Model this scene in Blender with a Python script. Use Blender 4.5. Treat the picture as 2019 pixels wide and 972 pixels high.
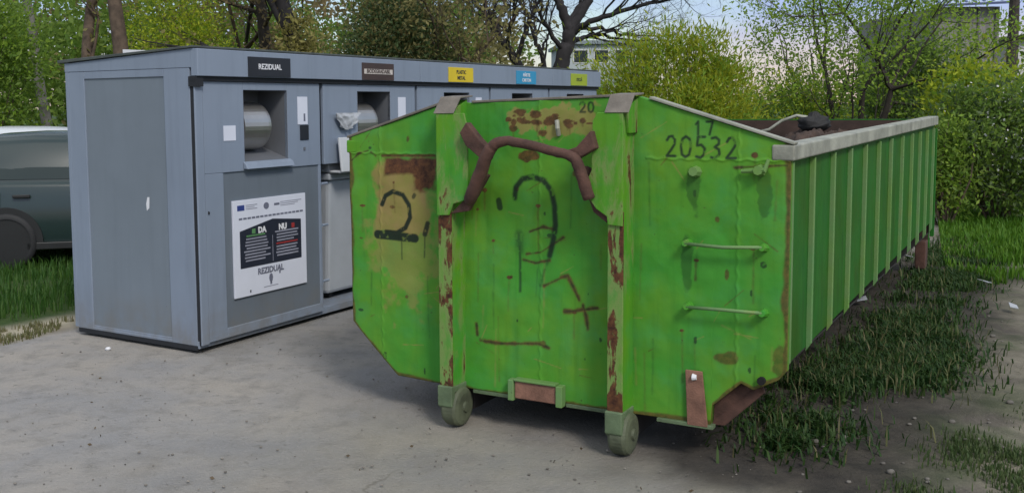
import bpy, math, random
import numpy as np
from mathutils import Vector, Matrix, Euler
R = math.radians
S = bpy.context.scene
for o in list(bpy.data.objects):
    bpy.data.objects.remove(o)
COL = S.collection

# ------------------------------------------------------------------ camera
CAM_H, PITCH, ROLL, FPX = 1.737, -5.093, -0.5422, 2001.0
cam = bpy.data.objects.new('camera', bpy.data.cameras.new('camera'))
COL.objects.link(cam)
cam.data.sensor_width = 36
cam.data.lens = FPX / 2019 * 36
cam.data.shift_x = 135.04 / 2019
cam.data.shift_y = -97.7 / 2019
cam.data.clip_end = 3000
cam.matrix_world = Matrix.Translation((0, 0, CAM_H)) @ Matrix.Rotation(R(90 + PITCH), 4, 'X') @ Matrix.Rotation(R(ROLL), 4, 'Z')
S.camera = cam

# ------------------------------------------------------------------ light and exposure
SUN_DIR = Vector((0.32, -0.85, 0.80)).normalized()      # towards the sun
EXPOSURE = 0.42
SUN_STRENGTH, SUN_ANGLE, SKY_STRENGTH = 1.6, 14.0, 0.10
CLOUD = 11.0
sun = bpy.data.objects.new('sun', bpy.data.lights.new('sun', 'SUN'))
COL.objects.link(sun)
sun.data.energy = SUN_STRENGTH
sun.data.angle = R(SUN_ANGLE)
sun.data.color = (1.0, 0.95, 0.87)
sun.rotation_euler = SUN_DIR.to_track_quat('Z', 'Y').to_euler()
W = bpy.data.worlds.new('World')
S.world = W
W.use_nodes = True
wn, wl = W.node_tree.nodes, W.node_tree.links
wn.clear()
sky = wn.new('ShaderNodeTexSky')
sky.sky_type = 'NISHITA'
sky.sun_disc = False
sky.sun_elevation = math.asin(SUN_DIR.z)
sky.sun_rotation = math.atan2(SUN_DIR.x, SUN_DIR.y)
tc = wn.new('ShaderNodeTexCoord')
mp = wn.new('ShaderNodeMapping'); mp.inputs['Scale'].default_value = (1, 1, 2.2)
nz = wn.new('ShaderNodeTexNoise'); nz.inputs['Scale'].default_value = 3.4; nz.inputs['Detail'].default_value = 6; nz.inputs['Roughness'].default_value = .58
rp = wn.new('ShaderNodeValToRGB')
rp.color_ramp.elements[0].position = .44; rp.color_ramp.elements[0].color = (.12, .12, .12, 1)
rp.color_ramp.elements[1].position = .60; rp.color_ramp.elements[1].color = (1, 1, 1, 1)
sep = wn.new('ShaderNodeSeparateXYZ')
cc = wn.new('ShaderNodeValToRGB')                          # cloud colour by height: warm low band, lavender, bright overhead
for k, (p_, c_) in enumerate([(.0, (.60, .46, .40)), (.045, (.50, .45, .46)), (.085, (.31, .39, .60)), (.30, (.40, .47, .64)), (.65, (.95, .97, 1.0))]):
    e_ = cc.color_ramp.elements[k] if k < 2 else cc.color_ramp.elements.new(p_)
    e_.position = p_; e_.color = (*c_, 1)
cm_ = wn.new('ShaderNodeVectorMath'); cm_.operation = 'SCALE'; cm_.inputs[3].default_value = CLOUD
mx = wn.new('ShaderNodeMix'); mx.data_type = 'RGBA'
bg = wn.new('ShaderNodeBackground'); bg.inputs[1].default_value = SKY_STRENGTH
wo = wn.new('ShaderNodeOutputWorld')
wl.new(tc.outputs['Generated'], mp.inputs[0]); wl.new(mp.outputs[0], nz.inputs['Vector'])
wl.new(nz.outputs[0], rp.inputs[0]); wl.new(tc.outputs['Generated'], sep.inputs[0])
wl.new(sep.outputs[2], cc.inputs[0]); wl.new(cc.outputs[0], cm_.inputs[0])
wl.new(rp.outputs[0], mx.inputs[0]); wl.new(sky.outputs[0], mx.inputs[6]); wl.new(cm_.outputs[0], mx.inputs[7])
wl.new(mx.outputs[2], bg.inputs[0]); wl.new(bg.outputs[0], wo.inputs[0])
S.view_settings.view_transform = 'Standard'
S.view_settings.look = 'None'
S.view_settings.exposure = EXPOSURE
S.view_settings.gamma = 1
S.cycles.max_bounces = 6
S.cycles.transparent_max_bounces = 8

# ------------------------------------------------------------------ helpers
def at(px, py, y):
    """a pixel of the photograph at forward distance y -> world point (used to measure where things stand)"""
    a, b = px - 874.46, py - 388.3
    ro, pi = R(ROLL), R(PITCH)
    ar, br = a * math.cos(ro) + b * math.sin(ro), -a * math.sin(ro) + b * math.cos(ro)
    d = (ar / FPX, 1, -br / FPX)
    dy = d[1] * math.cos(pi) - d[2] * math.sin(pi); dz = d[1] * math.sin(pi) + d[2] * math.cos(pi)
    t = y / dy
    return Vector((d[0] * t, y, CAM_H + dz * t))

def tag(o, label=None, cat=None, group=None, kind=None):
    if label: o['label'] = label
    if cat: o['category'] = cat
    if group: o['group'] = group
    if kind: o['kind'] = kind
    return o

def empty(name, loc, rz, label, cat, group=None):
    o = bpy.data.objects.new(name, None)
    COL.objects.link(o)
    o.location = loc; o.rotation_euler = (0, 0, rz); o.empty_display_size = .2
    return tag(o, label, cat, group)

class MB:
    def __init__(s): s.v, s.f, s.m = [], [], []
    def add(s, vs, fs, mi=0):
        n = len(s.v); s.v += [tuple(p) for p in vs]
        s.f += [tuple(i + n for i in f) for f in fs]; s.m += [mi] * len(fs); return s
    def box(s, x0, x1, y0, y1, z0, z1, mi=0):
        return s.add([(x0,y0,z0),(x1,y0,z0),(x1,y1,z0),(x0,y1,z0),(x0,y0,z1),(x1,y0,z1),(x1,y1,z1),(x0,y1,z1)],
                     [(0,3,2,1),(4,5,6,7),(0,1,5,4),(1,2,6,5),(2,3,7,6),(3,0,4,7)], mi)
    def prism(s, poly, y0, y1, mi=0):                     # polygon in x-z, counter-clockwise seen from -y
        n = len(poly)
        vs = [(x, y0, z) for x, z in poly] + [(x, y1, z) for x, z in poly]
        return s.add(vs, [tuple(range(n)), tuple(range(2*n-1, n-1, -1))] + [((i+1) % n, i, n+i, n+(i+1) % n) for i in range(n)], mi)
    def prism_x(s, poly, x0, x1, mi=0):                   # polygon in y-z
        n = len(poly)
        vs = [(x0, y, z) for y, z in poly] + [(x1, y, z) for y, z in poly]
        return s.add(vs, [tuple(range(n)), tuple(range(2*n-1, n-1, -1))] + [((i+1) % n, i, n+i, n+(i+1) % n) for i in range(n)], mi)
    def tube(s, pts, r, n=8, mi=0, caps=True):
        pts = [Vector(p) for p in pts]; k = len(pts)
        rs = r if isinstance(r, (list, tuple)) else [r] * k
        base = len(s.v); up = None
        for i, p in enumerate(pts):
            d = (pts[min(i+1, k-1)] - pts[max(i-1, 0)])
            d = d.normalized() if d.length > 1e-9 else Vector((0, 0, 1))
            if up is None: up = d.orthogonal().normalized()
            up = (up - d * up.dot(d)); up = up.normalized() if up.length > 1e-6 else d.orthogonal().normalized()
            w = d.cross(up)
            for j in range(n):
                a = 2 * math.pi * j / n
                s.v.append(tuple(p + (up * math.cos(a) + w * math.sin(a)) * rs[i]))
        for i in range(k - 1):
            for j in range(n):
                a, b = base + i*n + j, base + i*n + (j+1) % n
                s.f.append((a, b, b + n, a + n)); s.m.append(mi)
        if caps:
            s.f.append(tuple(base + j for j in range(n-1, -1, -1))); s.m.append(mi)
            s.f.append(tuple(base + (k-1)*n + j for j in range(n))); s.m.append(mi)
        return s
    def lathe_x(s, prof, cx, cy, cz, n=28, mi=0):         # profile of (x, r) turned about an x axis
        base = len(s.v)
        for x, r in prof:
            for j in range(n):
                a = 2*math.pi*j/n
                s.v.append((cx + x, cy + r*math.cos(a), cz + r*math.sin(a)))
        for i in range(len(prof)-1):
            for j in range(n):
                a, b = base+i*n+j, base+i*n+(j+1) % n
                s.f.append((a, b, b+n, a+n)); s.m.append(mi)
        s.f.append(tuple(base+j for j in range(n-1, -1, -1))); s.m.append(mi)
        s.f.append(tuple(base+(len(prof)-1)*n+j for j in range(n))); s.m.append(mi)
        return s
    def build(s, name, mats, parent=None, bevel=0, smooth=False, loc=None):
        me = bpy.data.meshes.new(name)
        me.from_pydata(s.v, [], s.f)
        mats = mats if isinstance(mats, (list, tuple)) else [mats]
        for m in mats: me.materials.append(m)
        if len(mats) > 1: me.polygons.foreach_set('material_index', s.m)
        if smooth: me.polygons.foreach_set('use_smooth', [True] * len(me.polygons))
        me.update()
        o = bpy.data.objects.new(name, me); COL.objects.link(o)
        if parent: o.parent = parent
        if loc: o.location = loc
        if bevel:
            b = o.modifiers.new('bevel', 'BEVEL'); b.width = bevel; b.segments = 2; b.limit_method = 'ANGLE'; b.angle_limit = R(35)
        return o

def np_mesh(name, V, F, mats, parent=None, mi=None, smooth=False):
    """fast mesh from numpy arrays; F is (n,3) or (n,4)"""
    V = np.ascontiguousarray(V, dtype=np.float32); F = np.ascontiguousarray(F, dtype=np.int32)
    me = bpy.data.meshes.new(name)
    k = F.shape[1]
    me.vertices.add(len(V)); me.vertices.foreach_set('co', V.ravel())
    me.loops.add(F.size); me.loops.foreach_set('vertex_index', F.ravel())
    me.polygons.add(len(F)); me.polygons.foreach_set('loop_start', np.arange(0, F.size, k, dtype=np.int32))
    me.polygons.foreach_set('loop_total', np.full(len(F), k, dtype=np.int32))
    for m in (mats if isinstance(mats, (list, tuple)) else [mats]): me.materials.append(m)
    if mi is not None: me.polygons.foreach_set('material_index', np.asarray(mi, dtype=np.int32))
    if smooth: me.polygons.foreach_set('use_smooth', np.ones(len(F), dtype=bool))
    me.update(calc_edges=True); me.validate()
    o = bpy.data.objects.new(name, me); COL.objects.link(o)
    if parent: o.parent = parent
    return o

def vnoise(x, y, seed=0):
    xi, yi = np.floor(x).astype(np.int64), np.floor(y).astype(np.int64)
    fx, fy = x - xi, y - yi
    fx, fy = fx*fx*(3-2*fx), fy*fy*(3-2*fy)
    def h(a, b):
        n = (a * 374761393 + b * 668265263 + seed * 1442695041) & 0x7fffffff
        n = ((n ^ (n >> 13)) * 1274126177) & 0x7fffffff
        return ((n ^ (n >> 16)) & 0xffff) / 65535.0
    return (h(xi, yi)*(1-fx) + h(xi+1, yi)*fx)*(1-fy) + (h(xi, yi+1)*(1-fx) + h(xi+1, yi+1)*fx)*fy
def fbm(x, y, seed=0, o=4):
    s, a, t = 0, 1, 0
    for i in range(o):
        s = s + a * vnoise(x * 2**i, y * 2**i, seed + i); t += a; a *= .55
    return s / t

# ------------------------------------------------------------------ materials
class NT:
    def __init__(s, name):
        s.m = bpy.data.materials.new(name); s.m.use_nodes = True
        s.n, s.l = s.m.node_tree.nodes, s.m.node_tree.links
        s.b = s.n['Principled BSDF']
    def new(s, t, **kw):
        x = s.n.new(t)
        for k, v in kw.items(): setattr(x, k, v)
        return x
    def put(s, a, b):
        s.l.new(a, b)
    def val(s, sock, v):
        if hasattr(v, 'is_linked') or hasattr(v, 'links'): s.l.new(v, sock)
        else: sock.default_value = v
    def coords(s, kind='Object', scale=(1, 1, 1)):
        t = s.new('ShaderNodeTexCoord'); m = s.new('ShaderNodeMapping'); m.inputs['Scale'].default_value = scale
        s.put(t.outputs[kind], m.inputs[0]); return m.outputs[0]
    def noise(s, scale, detail=3, rough=.55, vec=None, dist=0):
        x = s.new('ShaderNodeTexNoise'); x.inputs['Scale'].default_value = scale; x.inputs['Detail'].default_value = detail
        x.inputs['Roughness'].default_value = rough; x.inputs['Distortion'].default_value = dist
        s.put(vec if vec is not None else s.coords(), x.inputs['Vector']); return x.outputs[0]
    def ramp(s, fac, p0, p1, a=0., b=1.):
        x = s.new('ShaderNodeMapRange'); x.clamp = True
        x.inputs[1].default_value = p0; x.inputs[2].default_value = p1; x.inputs[3].default_value = a; x.inputs[4].default_value = b
        s.put(fac, x.inputs[0]); return x.outputs[0]
    def math(s, op, a, b):
        x = s.new('ShaderNodeMath', operation=op); s.val(x.inputs[0], a); s.val(x.inputs[1], b); return x.outputs[0]
    def mix(s, f, a, b, bt='MIX'):
        x = s.new('ShaderNodeMix', data_type='RGBA', blend_type=bt)
        s.val(x.inputs[0], f); s.val(x.inputs[6], c4(a)); s.val(x.inputs[7], c4(b)); return x.outputs[2]
    def bump(s, h, strength=.3, dist=.01):
        x = s.new('ShaderNodeBump'); x.inputs['Strength'].default_value = strength; x.inputs['Distance'].default_value = dist
        s.put(h, x.inputs['Height']); s.put(x.outputs[0], s.b.inputs['Normal'])
    def base(s, c): s.val(s.b.inputs['Base Color'], c4(c))
    def rough(s, v): s.val(s.b.inputs['Roughness'], v)
    def metal(s, v): s.val(s.b.inputs['Metallic'], v)
def c4(c): return (*c, 1) if isinstance(c, tuple) and len(c) == 3 else c

def simple(name, c, rough=.6, metal=0., var=.15, scale=6, bump=0.):
    t = NT(name)
    n = t.noise(scale, 4)
    t.base(t.mix(t.ramp(n, .3, .7), tuple(x*(1-var) for x in c), tuple(min(1, x*(1+var)) for x in c)))
    t.rough(rough); t.metal(metal)
    if bump: t.bump(t.noise(scale*8, 3), bump)
    return t.m

GREEN = (.050, .265, .026)
def green_paint(name, rust=.0, dull=.0, attr=False, base=GREEN, streak=.3, side=False):
    t = NT(name)
    co = t.coords()
    n1 = t.noise(1.7, 4, .6, co); n2 = t.noise(4.5, 4, .6, co)
    yel = (.125, .275, .014); blu = (.050, .27, .075); drk = (.016, .12, .010)
    if side: yel, blu, drk = (.026, .085, .006), (.010, .095, .018), (.006, .048, .006)  # darker greens carry the shade of the side walls
    col = t.mix(t.ramp(n1, .40, .66, 0, .85), base, yel)
    col = t.mix(t.ramp(n2, .5, .72, 0, .55), col, blu)
    st = t.noise(2.4, 4, .6, t.coords(scale=(7, 7, .5)))
    col = t.mix(t.ramp(st, .52, .72, 0, streak), col, drk)
    st2 = t.noise(3.1, 4, .6, t.coords(scale=(5, 5, .35)))
    col = t.mix(t.ramp(st2, .56, .75, 0, .1 if side else .3), col, (.07, .28, .05))
    if dull: col = t.mix(t.ramp(t.noise(5, 4, .6, co), .35, .65, dull*.5, dull), col, (.17, .23, .13))
    sp = t.noise(26, 5, .65, co)
    spots = t.ramp(sp, .68, .72)
    rustc = t.mix(t.ramp(t.noise(30, 4, .7, co), .35, .65), (.045, .020, .014), (.135, .060, .026))
    col = t.mix(t.math('MULTIPLY', spots, .6), col, (.05, .045, .02))
    ro = .5
    if rust:
        rn = t.noise(3.6, 6, .68, t.coords(scale=(3, 3, 1.0)), .4)
        th = .72 - rust * .42
        col = t.mix(t.ramp(rn, th - .13, th - .02, 0, .85), col, (.17, .25, .075))
        col = t.mix(t.ramp(rn, th, th + .04), col, rustc)
    if attr:
        a = t.new('ShaderNodeVertexColor'); a.layer_name = 'wear'
        s = t.new('ShaderNodeSeparateColor'); t.put(a.outputs[0], s.inputs[0])
        col = t.mix(s.outputs[2], col, t.mix(t.ramp(t.noise(9, 4, .6, co), .3, .7), (.30, .20, .085), (.24, .21, .055)))
        col = t.mix(s.outputs[0], col, rustc)
        col = t.mix(s.outputs[1], col, (.012, .022, .016))
    t.base(col); t.rough(ro)
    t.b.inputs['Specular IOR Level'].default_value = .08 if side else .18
    t.bump(t.noise(5, 5, .6, co), .22, .02)
    return t.m

M = {}
M['green_front'] = green_paint('weathered green front paint', attr=True, dull=.07)
M['green'] = green_paint('green paint', rust=.12)
M['green_side_shaded'] = green_paint('shaded green side paint', rust=.0, dull=.05, base=(.018, .125, .014), streak=.5, side=True)  # shaded copy of the green paint, side shade put into its colour
M['green_post'] = green_paint('green post paint', rust=.25)
M['rusty_strip'] = green_paint('flaking post edge paint', rust=.55, dull=.3)
M['rib'] = green_paint('worn rib paint', rust=.03, dull=.5, base=(.12,.25,.08))
M['roller'] = simple('dull olive roller paint', (.075, .088, .052), .7, 0, .35, 9, .25)
M['guard'] = simple('worn olive guard paint', (.10, .145, .075), .65, 0, .3, 8, .25)
M['rust'] = simple('rust', (.075, .036, .026), .85, 0, .45, 12, .3)
M['rust_light'] = simple('light rust', (.19, .095, .065), .85, 0, .35, 12, .3)
M['rust_in'] = simple('rusty inside', (.050, .030, .023), .9, 0, .4, 5, .3)
M['rail'] = simple('worn pale rail', (.27, .275, .225), .6, 0, .35, 5, .3)
M['cap'] = simple('bare grey steel cap', (.17, .15, .125), .65, .2, .3, 9, .2)
M['grime_shade'] = simple('shade dark underside', (.016, .014, .013), .9, 0, .4, 5)  # shade under the container put into a near-black colour
M['black'] = simple('black rubber', (.012, .013, .015), .7)
M['hole_shade'] = simple('shade dark opening', (.006, .006, .006), .9)  # black that paints in the shade inside a hole

def kiosk_paint(name, c, rough=.45, grime_shade=.35):
    t = NT(name); co = t.coords()
    n = t.noise(1.1, 4, .6, co)
    col = t.mix(t.ramp(n, .3, .7), tuple(x*.93 for x in c), tuple(x*1.06 for x in c))
    st = t.noise(2.2, 4, .6, t.coords(scale=(6, 6, .5)))
    col = t.mix(t.ramp(st, .5, .78, 0, grime_shade), col, tuple(x*.62 for x in c))
    sx = t.new('ShaderNodeSeparateXYZ'); t.put(co, sx.inputs[0])
    low = t.math('MULTIPLY', t.ramp(sx.outputs[2], .42, .06), t.ramp(t.noise(5, 6, .7, co), .38, .62))
    col = t.mix(t.math('MULTIPLY', low, .55), col, (.16, .145, .12))          # dried splashes
    col = t.mix(t.ramp(t.noise(34, 4, .7, co), .70, .74, 0, .45), col, (.08, .08, .08))
    t.base(col); t.rough(t.ramp(t.noise(4, 3, .5, co), .3, .7, rough-.07, rough+.1))
    t.bump(t.noise(2.2, 2, .5, co), .16, .03)
    return t.m
M['kiosk'] = kiosk_paint('grey blue powder coat', (.205, .248, .318))
M['kiosk_inset'] = kiosk_paint('grey inset sheet', (.160, .192, .228), .5, .2)
M['kiosk_door_inset'] = kiosk_paint('dark blue grey door sheet', (.130, .156, .188), .42, .25)
M['kiosk_dark'] = simple('dark seam', (.012, .014, .018), .7)
M['roof'] = simple('dark roof edge', (.06, .07, .065), .6, 0, .3)
M['steel'] = simple('stainless steel', (.52, .50, .47), .34, .9, .12, 3)
M['hatch'] = simple('brushed hatch lining', (.16, .17, .19), .5, .3, .12, 3)
M['film'] = simple('grey white film', (.38, .40, .43), .45, 0, .15)
M['white'] = simple('white plastic film', (.66, .67, .70), .45, 0, .04)
M['poster'] = simple('white poster board', (.60, .63, .72), .5, 0, .03)
M['ink'] = simple('dark navy ink', (.016, .020, .034), .5)
M['ink_grey'] = simple('grey ink', (.25, .26, .32), .5)
M['ink_mid'] = simple('mid grey ink', (.13, .14, .19), .5)
M['ink_blue'] = simple('flag blue ink', (.03, .05, .20), .5)
M['ink_red'] = simple('red ink', (.30, .03, .03), .5)
M['ink_green'] = simple('green ink', (.10, .25, .10), .5)
M['sign_black'] = simple('black sign', (.012, .014, .020), .4)
M['sign_brown'] = simple('brown sign', (.050, .030, .026), .45)
M['sign_yellow'] = simple('yellow sign', (.62, .47, .02), .45, 0, .05)
M['sign_blue'] = simple('blue sign', (.03, .26, .46), .45, 0, .05)
M['sign_green'] = simple('lime sign', (.30, .38, .03), .45, 0, .05)
M['bin'] = simple('grey bin plastic', (.37, .40, .44), .5, 0, .08, 4)
M['lid'] = simple('pale bin lid', (.50, .52, .54), .5, 0, .08, 4)

# ------------------------------------------------------------------ frames of the two big objects
CR, KR = R(-30.9051), R(90 - 31.9218)
C_LOC, K_LOC = Vector((.521, 5.2375, 0)), Vector((-1.7211, 7.0736, 0))
CM = Matrix.Translation(C_LOC) @ Matrix.Rotation(CR, 4, 'Z')
KM = Matrix.Translation(K_LOC) @ Matrix.Rotation(KR, 4, 'Z')

# ------------------------------------------------------------------ ground
def ground():
    def axis(lo, a, b, hi, step):
        core = np.arange(a, b, step)
        up = [b]; d = step
        while up[-1] < hi: d *= 1.25; up.append(up[-1] + d)
        dn = [a]; d = step
        while dn[-1] > lo: d *= 1.25; dn.append(dn[-1] - d)
        return np.array(dn[:0:-1] + list(core) + up)
    xs = axis(-900, -7, 9, 900, .055); ys = axis(-300, 1.5, 17, 1500, .055)
    X, Y = np.meshgrid(xs, ys)
    # signed distances: right of the pad edge line, right of the container
    kl = np.array([math.sin(R(31.9218)), math.cos(R(31.9218))]); kr = np.array([kl[1], -kl[0]])
    dp = (X + 3.13) * kr[0] + (Y - 7.68) * kr[1]                       # > 0 on the pad
    inv = CM.inverted()
    U = (X - C_LOC.x) * math.cos(-CR) - (Y - C_LOC.y) * math.sin(-CR)
    Vv = (X - C_LOC.x) * math.sin(-CR) + (Y - C_LOC.y) * math.cos(-CR)
    n = fbm(X*.9, Y*.9, 3); n2 = fbm(X*3, Y*3, 9)
    soil = np.clip((U - .55 + (n - .5)*2.2) / .7, 0, 1)                 # dirt to the right of the container
    soil = np.maximum(soil, .42*np.clip((U + 1.9 + (n-.5)*1.2)/1.6, 0, 1))
    soil = np.maximum(soil, np.clip((-dp + .05 + (n2-.5)*.35) / .12, 0, 1))
    sand = np.clip(1 - np.abs(dp + .28 + (n-.5)*.25) / .34, 0, 1) * (dp < .1)
    grass = np.clip((-dp - .5 + (n-.5)*.5) / .25, 0, 1)
    right = np.clip((U - 1.9 - (n-.5)*1.5) / .8, 0, 1) * np.clip((Y - 9.6 + (n-.5)*2) / 1.2, 0, 1)
    strip = np.exp(-((U-1.75)/.55)**2) * np.clip((Vv+.4)/.5, 0, 1)
    grass = np.maximum(grass, np.maximum(right, .7*strip * np.clip((n2-.42)*5, 0, 1)))
    grass = np.maximum(grass, np.clip((Y - 15) / 2, 0, 1))
    side_shade = np.exp(-(np.clip(np.abs(U-1.2+(n-.5)*.5)-.45, 0, 9)/.3)**2) * np.clip((Vv+.5+(n2-.5)*.6)/.4, 0, 1) * np.clip((9-Vv)/2, 0, 1)  # container's shadow strip, painted into the ground colour
    bump = soil * ((n2 - .5)*.05 + (fbm(X*.6, Y*.6, 21) - .5)*.16*np.clip((U-1.5)/1.0, 0, 1)) + (fbm(X*1.3, Y*1.3, 31) - .5)*.018*(1-soil)
    Z = bump - .002
    # a shallow rut in the dirt beside the container
    Z -= .07 * np.exp(-((U - 3.1 - .15*np.sin(Vv*2))/.28)**2) * np.clip(Vv+.6, 0, 1)
    Z = np.where(np.hypot(X, Y) > 40, 0, Z)
    V = np.stack([X, Y, Z], -1).reshape(-1, 3)
    r, c = X.shape
    i = (np.arange(r-1)[:, None]*c + np.arange(c-1)[None]).ravel()
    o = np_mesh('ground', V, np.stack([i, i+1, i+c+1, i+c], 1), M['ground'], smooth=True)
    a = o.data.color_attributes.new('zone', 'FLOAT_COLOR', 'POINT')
    a.data.foreach_set('color', np.stack([soil, sand, grass, side_shade], -1).astype(np.float32).ravel())
    tag(o, kind='structure')
    return o
t = NT('ground surface'); co = t.coords()
a = t.new('ShaderNodeVertexColor'); a.layer_name = 'zone'
s = t.new('ShaderNodeSeparateColor'); t.put(a.outputs[0], s.inputs[0])
n1, n2, n3 = t.noise(.9, 5, .6, co), t.noise(6, 5, .65, co), t.noise(60, 4, .7, co)
con = t.mix(t.ramp(n1, .38, .62), (.255, .252, .250), (.325, .300, .265))
con = t.mix(t.ramp(n2, .48, .68, 0, .6), con, (.185, .178, .165))
con = t.mix(t.ramp(t.noise(11, 5, .6, co, .6), .62, .69, 0, .55), con, (.13, .125, .115))
con = t.mix(t.ramp(n3, .55, .75, 0, .35), con, (.42, .41, .39))
vo = t.new('ShaderNodeTexVoronoi', feature='DISTANCE_TO_EDGE'); vo.inputs['Scale'].default_value = .42
wv = t.new('ShaderNodeVectorMath', operation='ADD'); wn_ = t.new('ShaderNodeTexNoise'); wn_.inputs['Scale'].default_value = 1.6; wn_.inputs['Detail'].default_value = 6
t.put(co, wn_.inputs['Vector']); t.put(co, wv.inputs[0]); t.put(wn_.outputs[1], wv.inputs[1]); t.put(wv.outputs[0], vo.inputs['Vector'])
con = t.mix(t.math('MULTIPLY', t.ramp(vo.outputs[0], .007, .001), t.ramp(t.noise(.8, 3, .5, co), 0.53, .60, 0, .6)), con, (.09, .085, .075))
trk = t.noise(1.3, 4, .6, t.coords(scale=(2.2, .35, 1)))
con = t.mix(t.ramp(trk, .54, .70, 0, .35), con, (.19, .175, .15))
dirt = t.mix(t.ramp(n2, .3, .7), (.165, .150, .115), (.26, .235, .185))
dirt = t.mix(t.ramp(t.noise(2.2, 5, .6, co), .45, .65, 0, .8), dirt, (.095, .082, .072))
dirt = t.mix(t.ramp(n3, .6, .72, 0, .6), dirt, (.34, .31, .27))
col = t.mix(s.outputs[0], con, dirt)
col = t.mix(s.outputs[1], col, t.mix(t.ramp(n2, .3, .7), (.42, .38, .29), (.33, .30, .22)))
gs = t.mix(t.ramp(n2, .3, .7), (.030, .060, .018), (.055, .085, .022))
col = t.mix(s.outputs[2], col, gs)
col = t.mix(t.math('MULTIPLY', a.outputs[1], .92), col, t.mix(t.ramp(n2, .3, .7), (.022, .020, .019), (.060, .052, .043)))  # alpha zone: shade beside the container, as near-black ground colour
t.base(col); t.rough(.92); t.b.inputs['Specular IOR Level'].default_value = .2
t.bump(t.math('ADD', n3, t.math('MULTIPLY', n2, 1.5)), .7, .014)
M['ground'] = t.m
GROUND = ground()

def leaf_mat(name, a, b, trans=.35, rough=.55):
    t = NT(name)
    g = t.new('ShaderNodeNewGeometry')
    col = t.mix(g.outputs['Random Per Island'], a, b)
    n = t.noise(.9, 3, .6)
    col = t.mix(t.ramp(n, .35, .7, 0, .5), col, tuple(x*.72 for x in a))
    t.base(col); t.rough(rough); t.b.inputs['Specular IOR Level'].default_value = .25
    tr = t.new('ShaderNodeBsdfTranslucent'); t.put(col, tr.inputs[0])
    ms = t.new('ShaderNodeMixShader'); ms.inputs[0].default_value = trans
    t.put(t.b.outputs[0], ms.inputs[1]); t.put(tr.outputs[0], ms.inputs[2])
    t.put(ms.outputs[0], t.n['Material Output'].inputs[0])
    return t.m
M['grass'] = leaf_mat('grass blades', (.030, .095, .016), (.075, .15, .025))
M['grass_dull'] = leaf_mat('thin dull grass', (.055, .10, .03), (.12, .15, .06))
M['weed'] = leaf_mat('dark weeds', (.018, .058, .014), (.065, .115, .026))
M['lawn'] = leaf_mat('bright lawn', (.06, .17, .012), (.12, .23, .02))
M['deadleaf'] = leaf_mat('dead leaves', (.06, .045, .03), (.16, .12, .075), .1)
M['dry'] = leaf_mat('dry grass', (.18, .16, .08), (.12, .15, .05))

def blades(name, pts, h, w, mat, rng, lean=.5):
    """curved two-segment grass blades rooted at pts (n,3)"""
    n = len(pts)
    a = rng.uniform(0, 2*np.pi, n); L = h * rng.uniform(.5, 1.25, n); ww = w * rng.uniform(.6, 1.3, n)
    d = np.stack([np.cos(a), np.sin(a), np.zeros(n)], 1); q = np.stack([-np.sin(a), np.cos(a), np.zeros(n)], 1)
    k = rng.uniform(.1, 1, n)[:, None] * lean
    up = np.array([0, 0, 1.])
    p0 = pts; p1 = pts + up*L[:, None]*.6 + d*L[:, None]*k*.3; p2 = pts + up*L[:, None]*(1-.25*k) + d*L[:, None]*k
    V = np.stack([p0 - q*ww[:, None], p0 + q*ww[:, None], p1 - q*ww[:, None]*.8, p1 + q*ww[:, None]*.8, p2], 1).reshape(-1, 3)
    b = np.arange(n)[:, None]*5
    F = np.concatenate([b + [0, 1, 3], b + [0, 3, 2], b + [2, 3, 4]], 1).reshape(-1, 3)
    return np_mesh(name, V, F, mat)

# ================================================================== the green roll-off container
CON = empty('skip_container', C_LOC, CR, 'long open green roll-off container with rusty hook bar, white-rimmed right side and number 20532', 'skip container')
HW, LEN = 1.234, 6.70
TOPX = [-1.234, -.54, -.43, .51, 1.234]; TOPZ = [1.561, 1.765, 1.752, 1.777, 1.548]
LOWX = [-1.234, -.922, -.65, .884, .889, 1.026, 1.083, 1.198, 1.234]; LOWZ = [.49, .203, .198, .193, .288, .417, .392, .455, .50]

class Canvas:
    def __init__(s, U, Z): s.U, s.Z = U, Z; s.c = [np.zeros_like(U) for _ in range(3)]
    def dist(s, pts):
        best = np.full(s.U.shape, 9.)
        for (a, b), (c, d) in zip(pts[:-1], pts[1:]):
            l2 = (c-a)**2 + (d-b)**2 + 1e-12
            t = np.clip(((s.U-a)*(c-a) + (s.Z-b)*(d-b))/l2, 0, 1)
            best = np.minimum(best, np.hypot(s.U-a-t*(c-a), s.Z-b-t*(d-b)))
        return best
    def put(s, ch, m, k=1.): s.c[ch] = np.maximum(s.c[ch], np.clip(m, 0, 1)*k)
    def stroke(s, ch, pts, w, k=1., soft=.006, ragged=0.):
        d = s.dist(pts)
        if ragged: d = d + (fbm(s.U*30, s.Z*30, 5) - .5)*ragged
        s.put(ch, (w*.5 + soft*.5 - d)/soft, k)
    def rect(s, ch, u0, u1, z0, z1, k=1., soft=.01, ragged=.02, seed=7):
        n = (fbm(s.U*14, s.Z*14, seed, 5) - .5)*2.4*ragged
        d = np.minimum(np.minimum(s.U-u0, u1-s.U), np.minimum(s.Z-z0, z1-s.Z)) + n
        s.put(ch, d/soft + .5, k)
    def blob(s, ch, u, z, ru, rz, k=1., soft=.25, ragged=.5, seed=11):
        d = np.hypot((s.U-u)/ru, (s.Z-z)/rz) + (fbm(s.U*16, s.Z*16, seed, 5) - .5)*2.6*ragged
        s.put(ch, (1-d)/(soft*.35) + .5, k)

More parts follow.
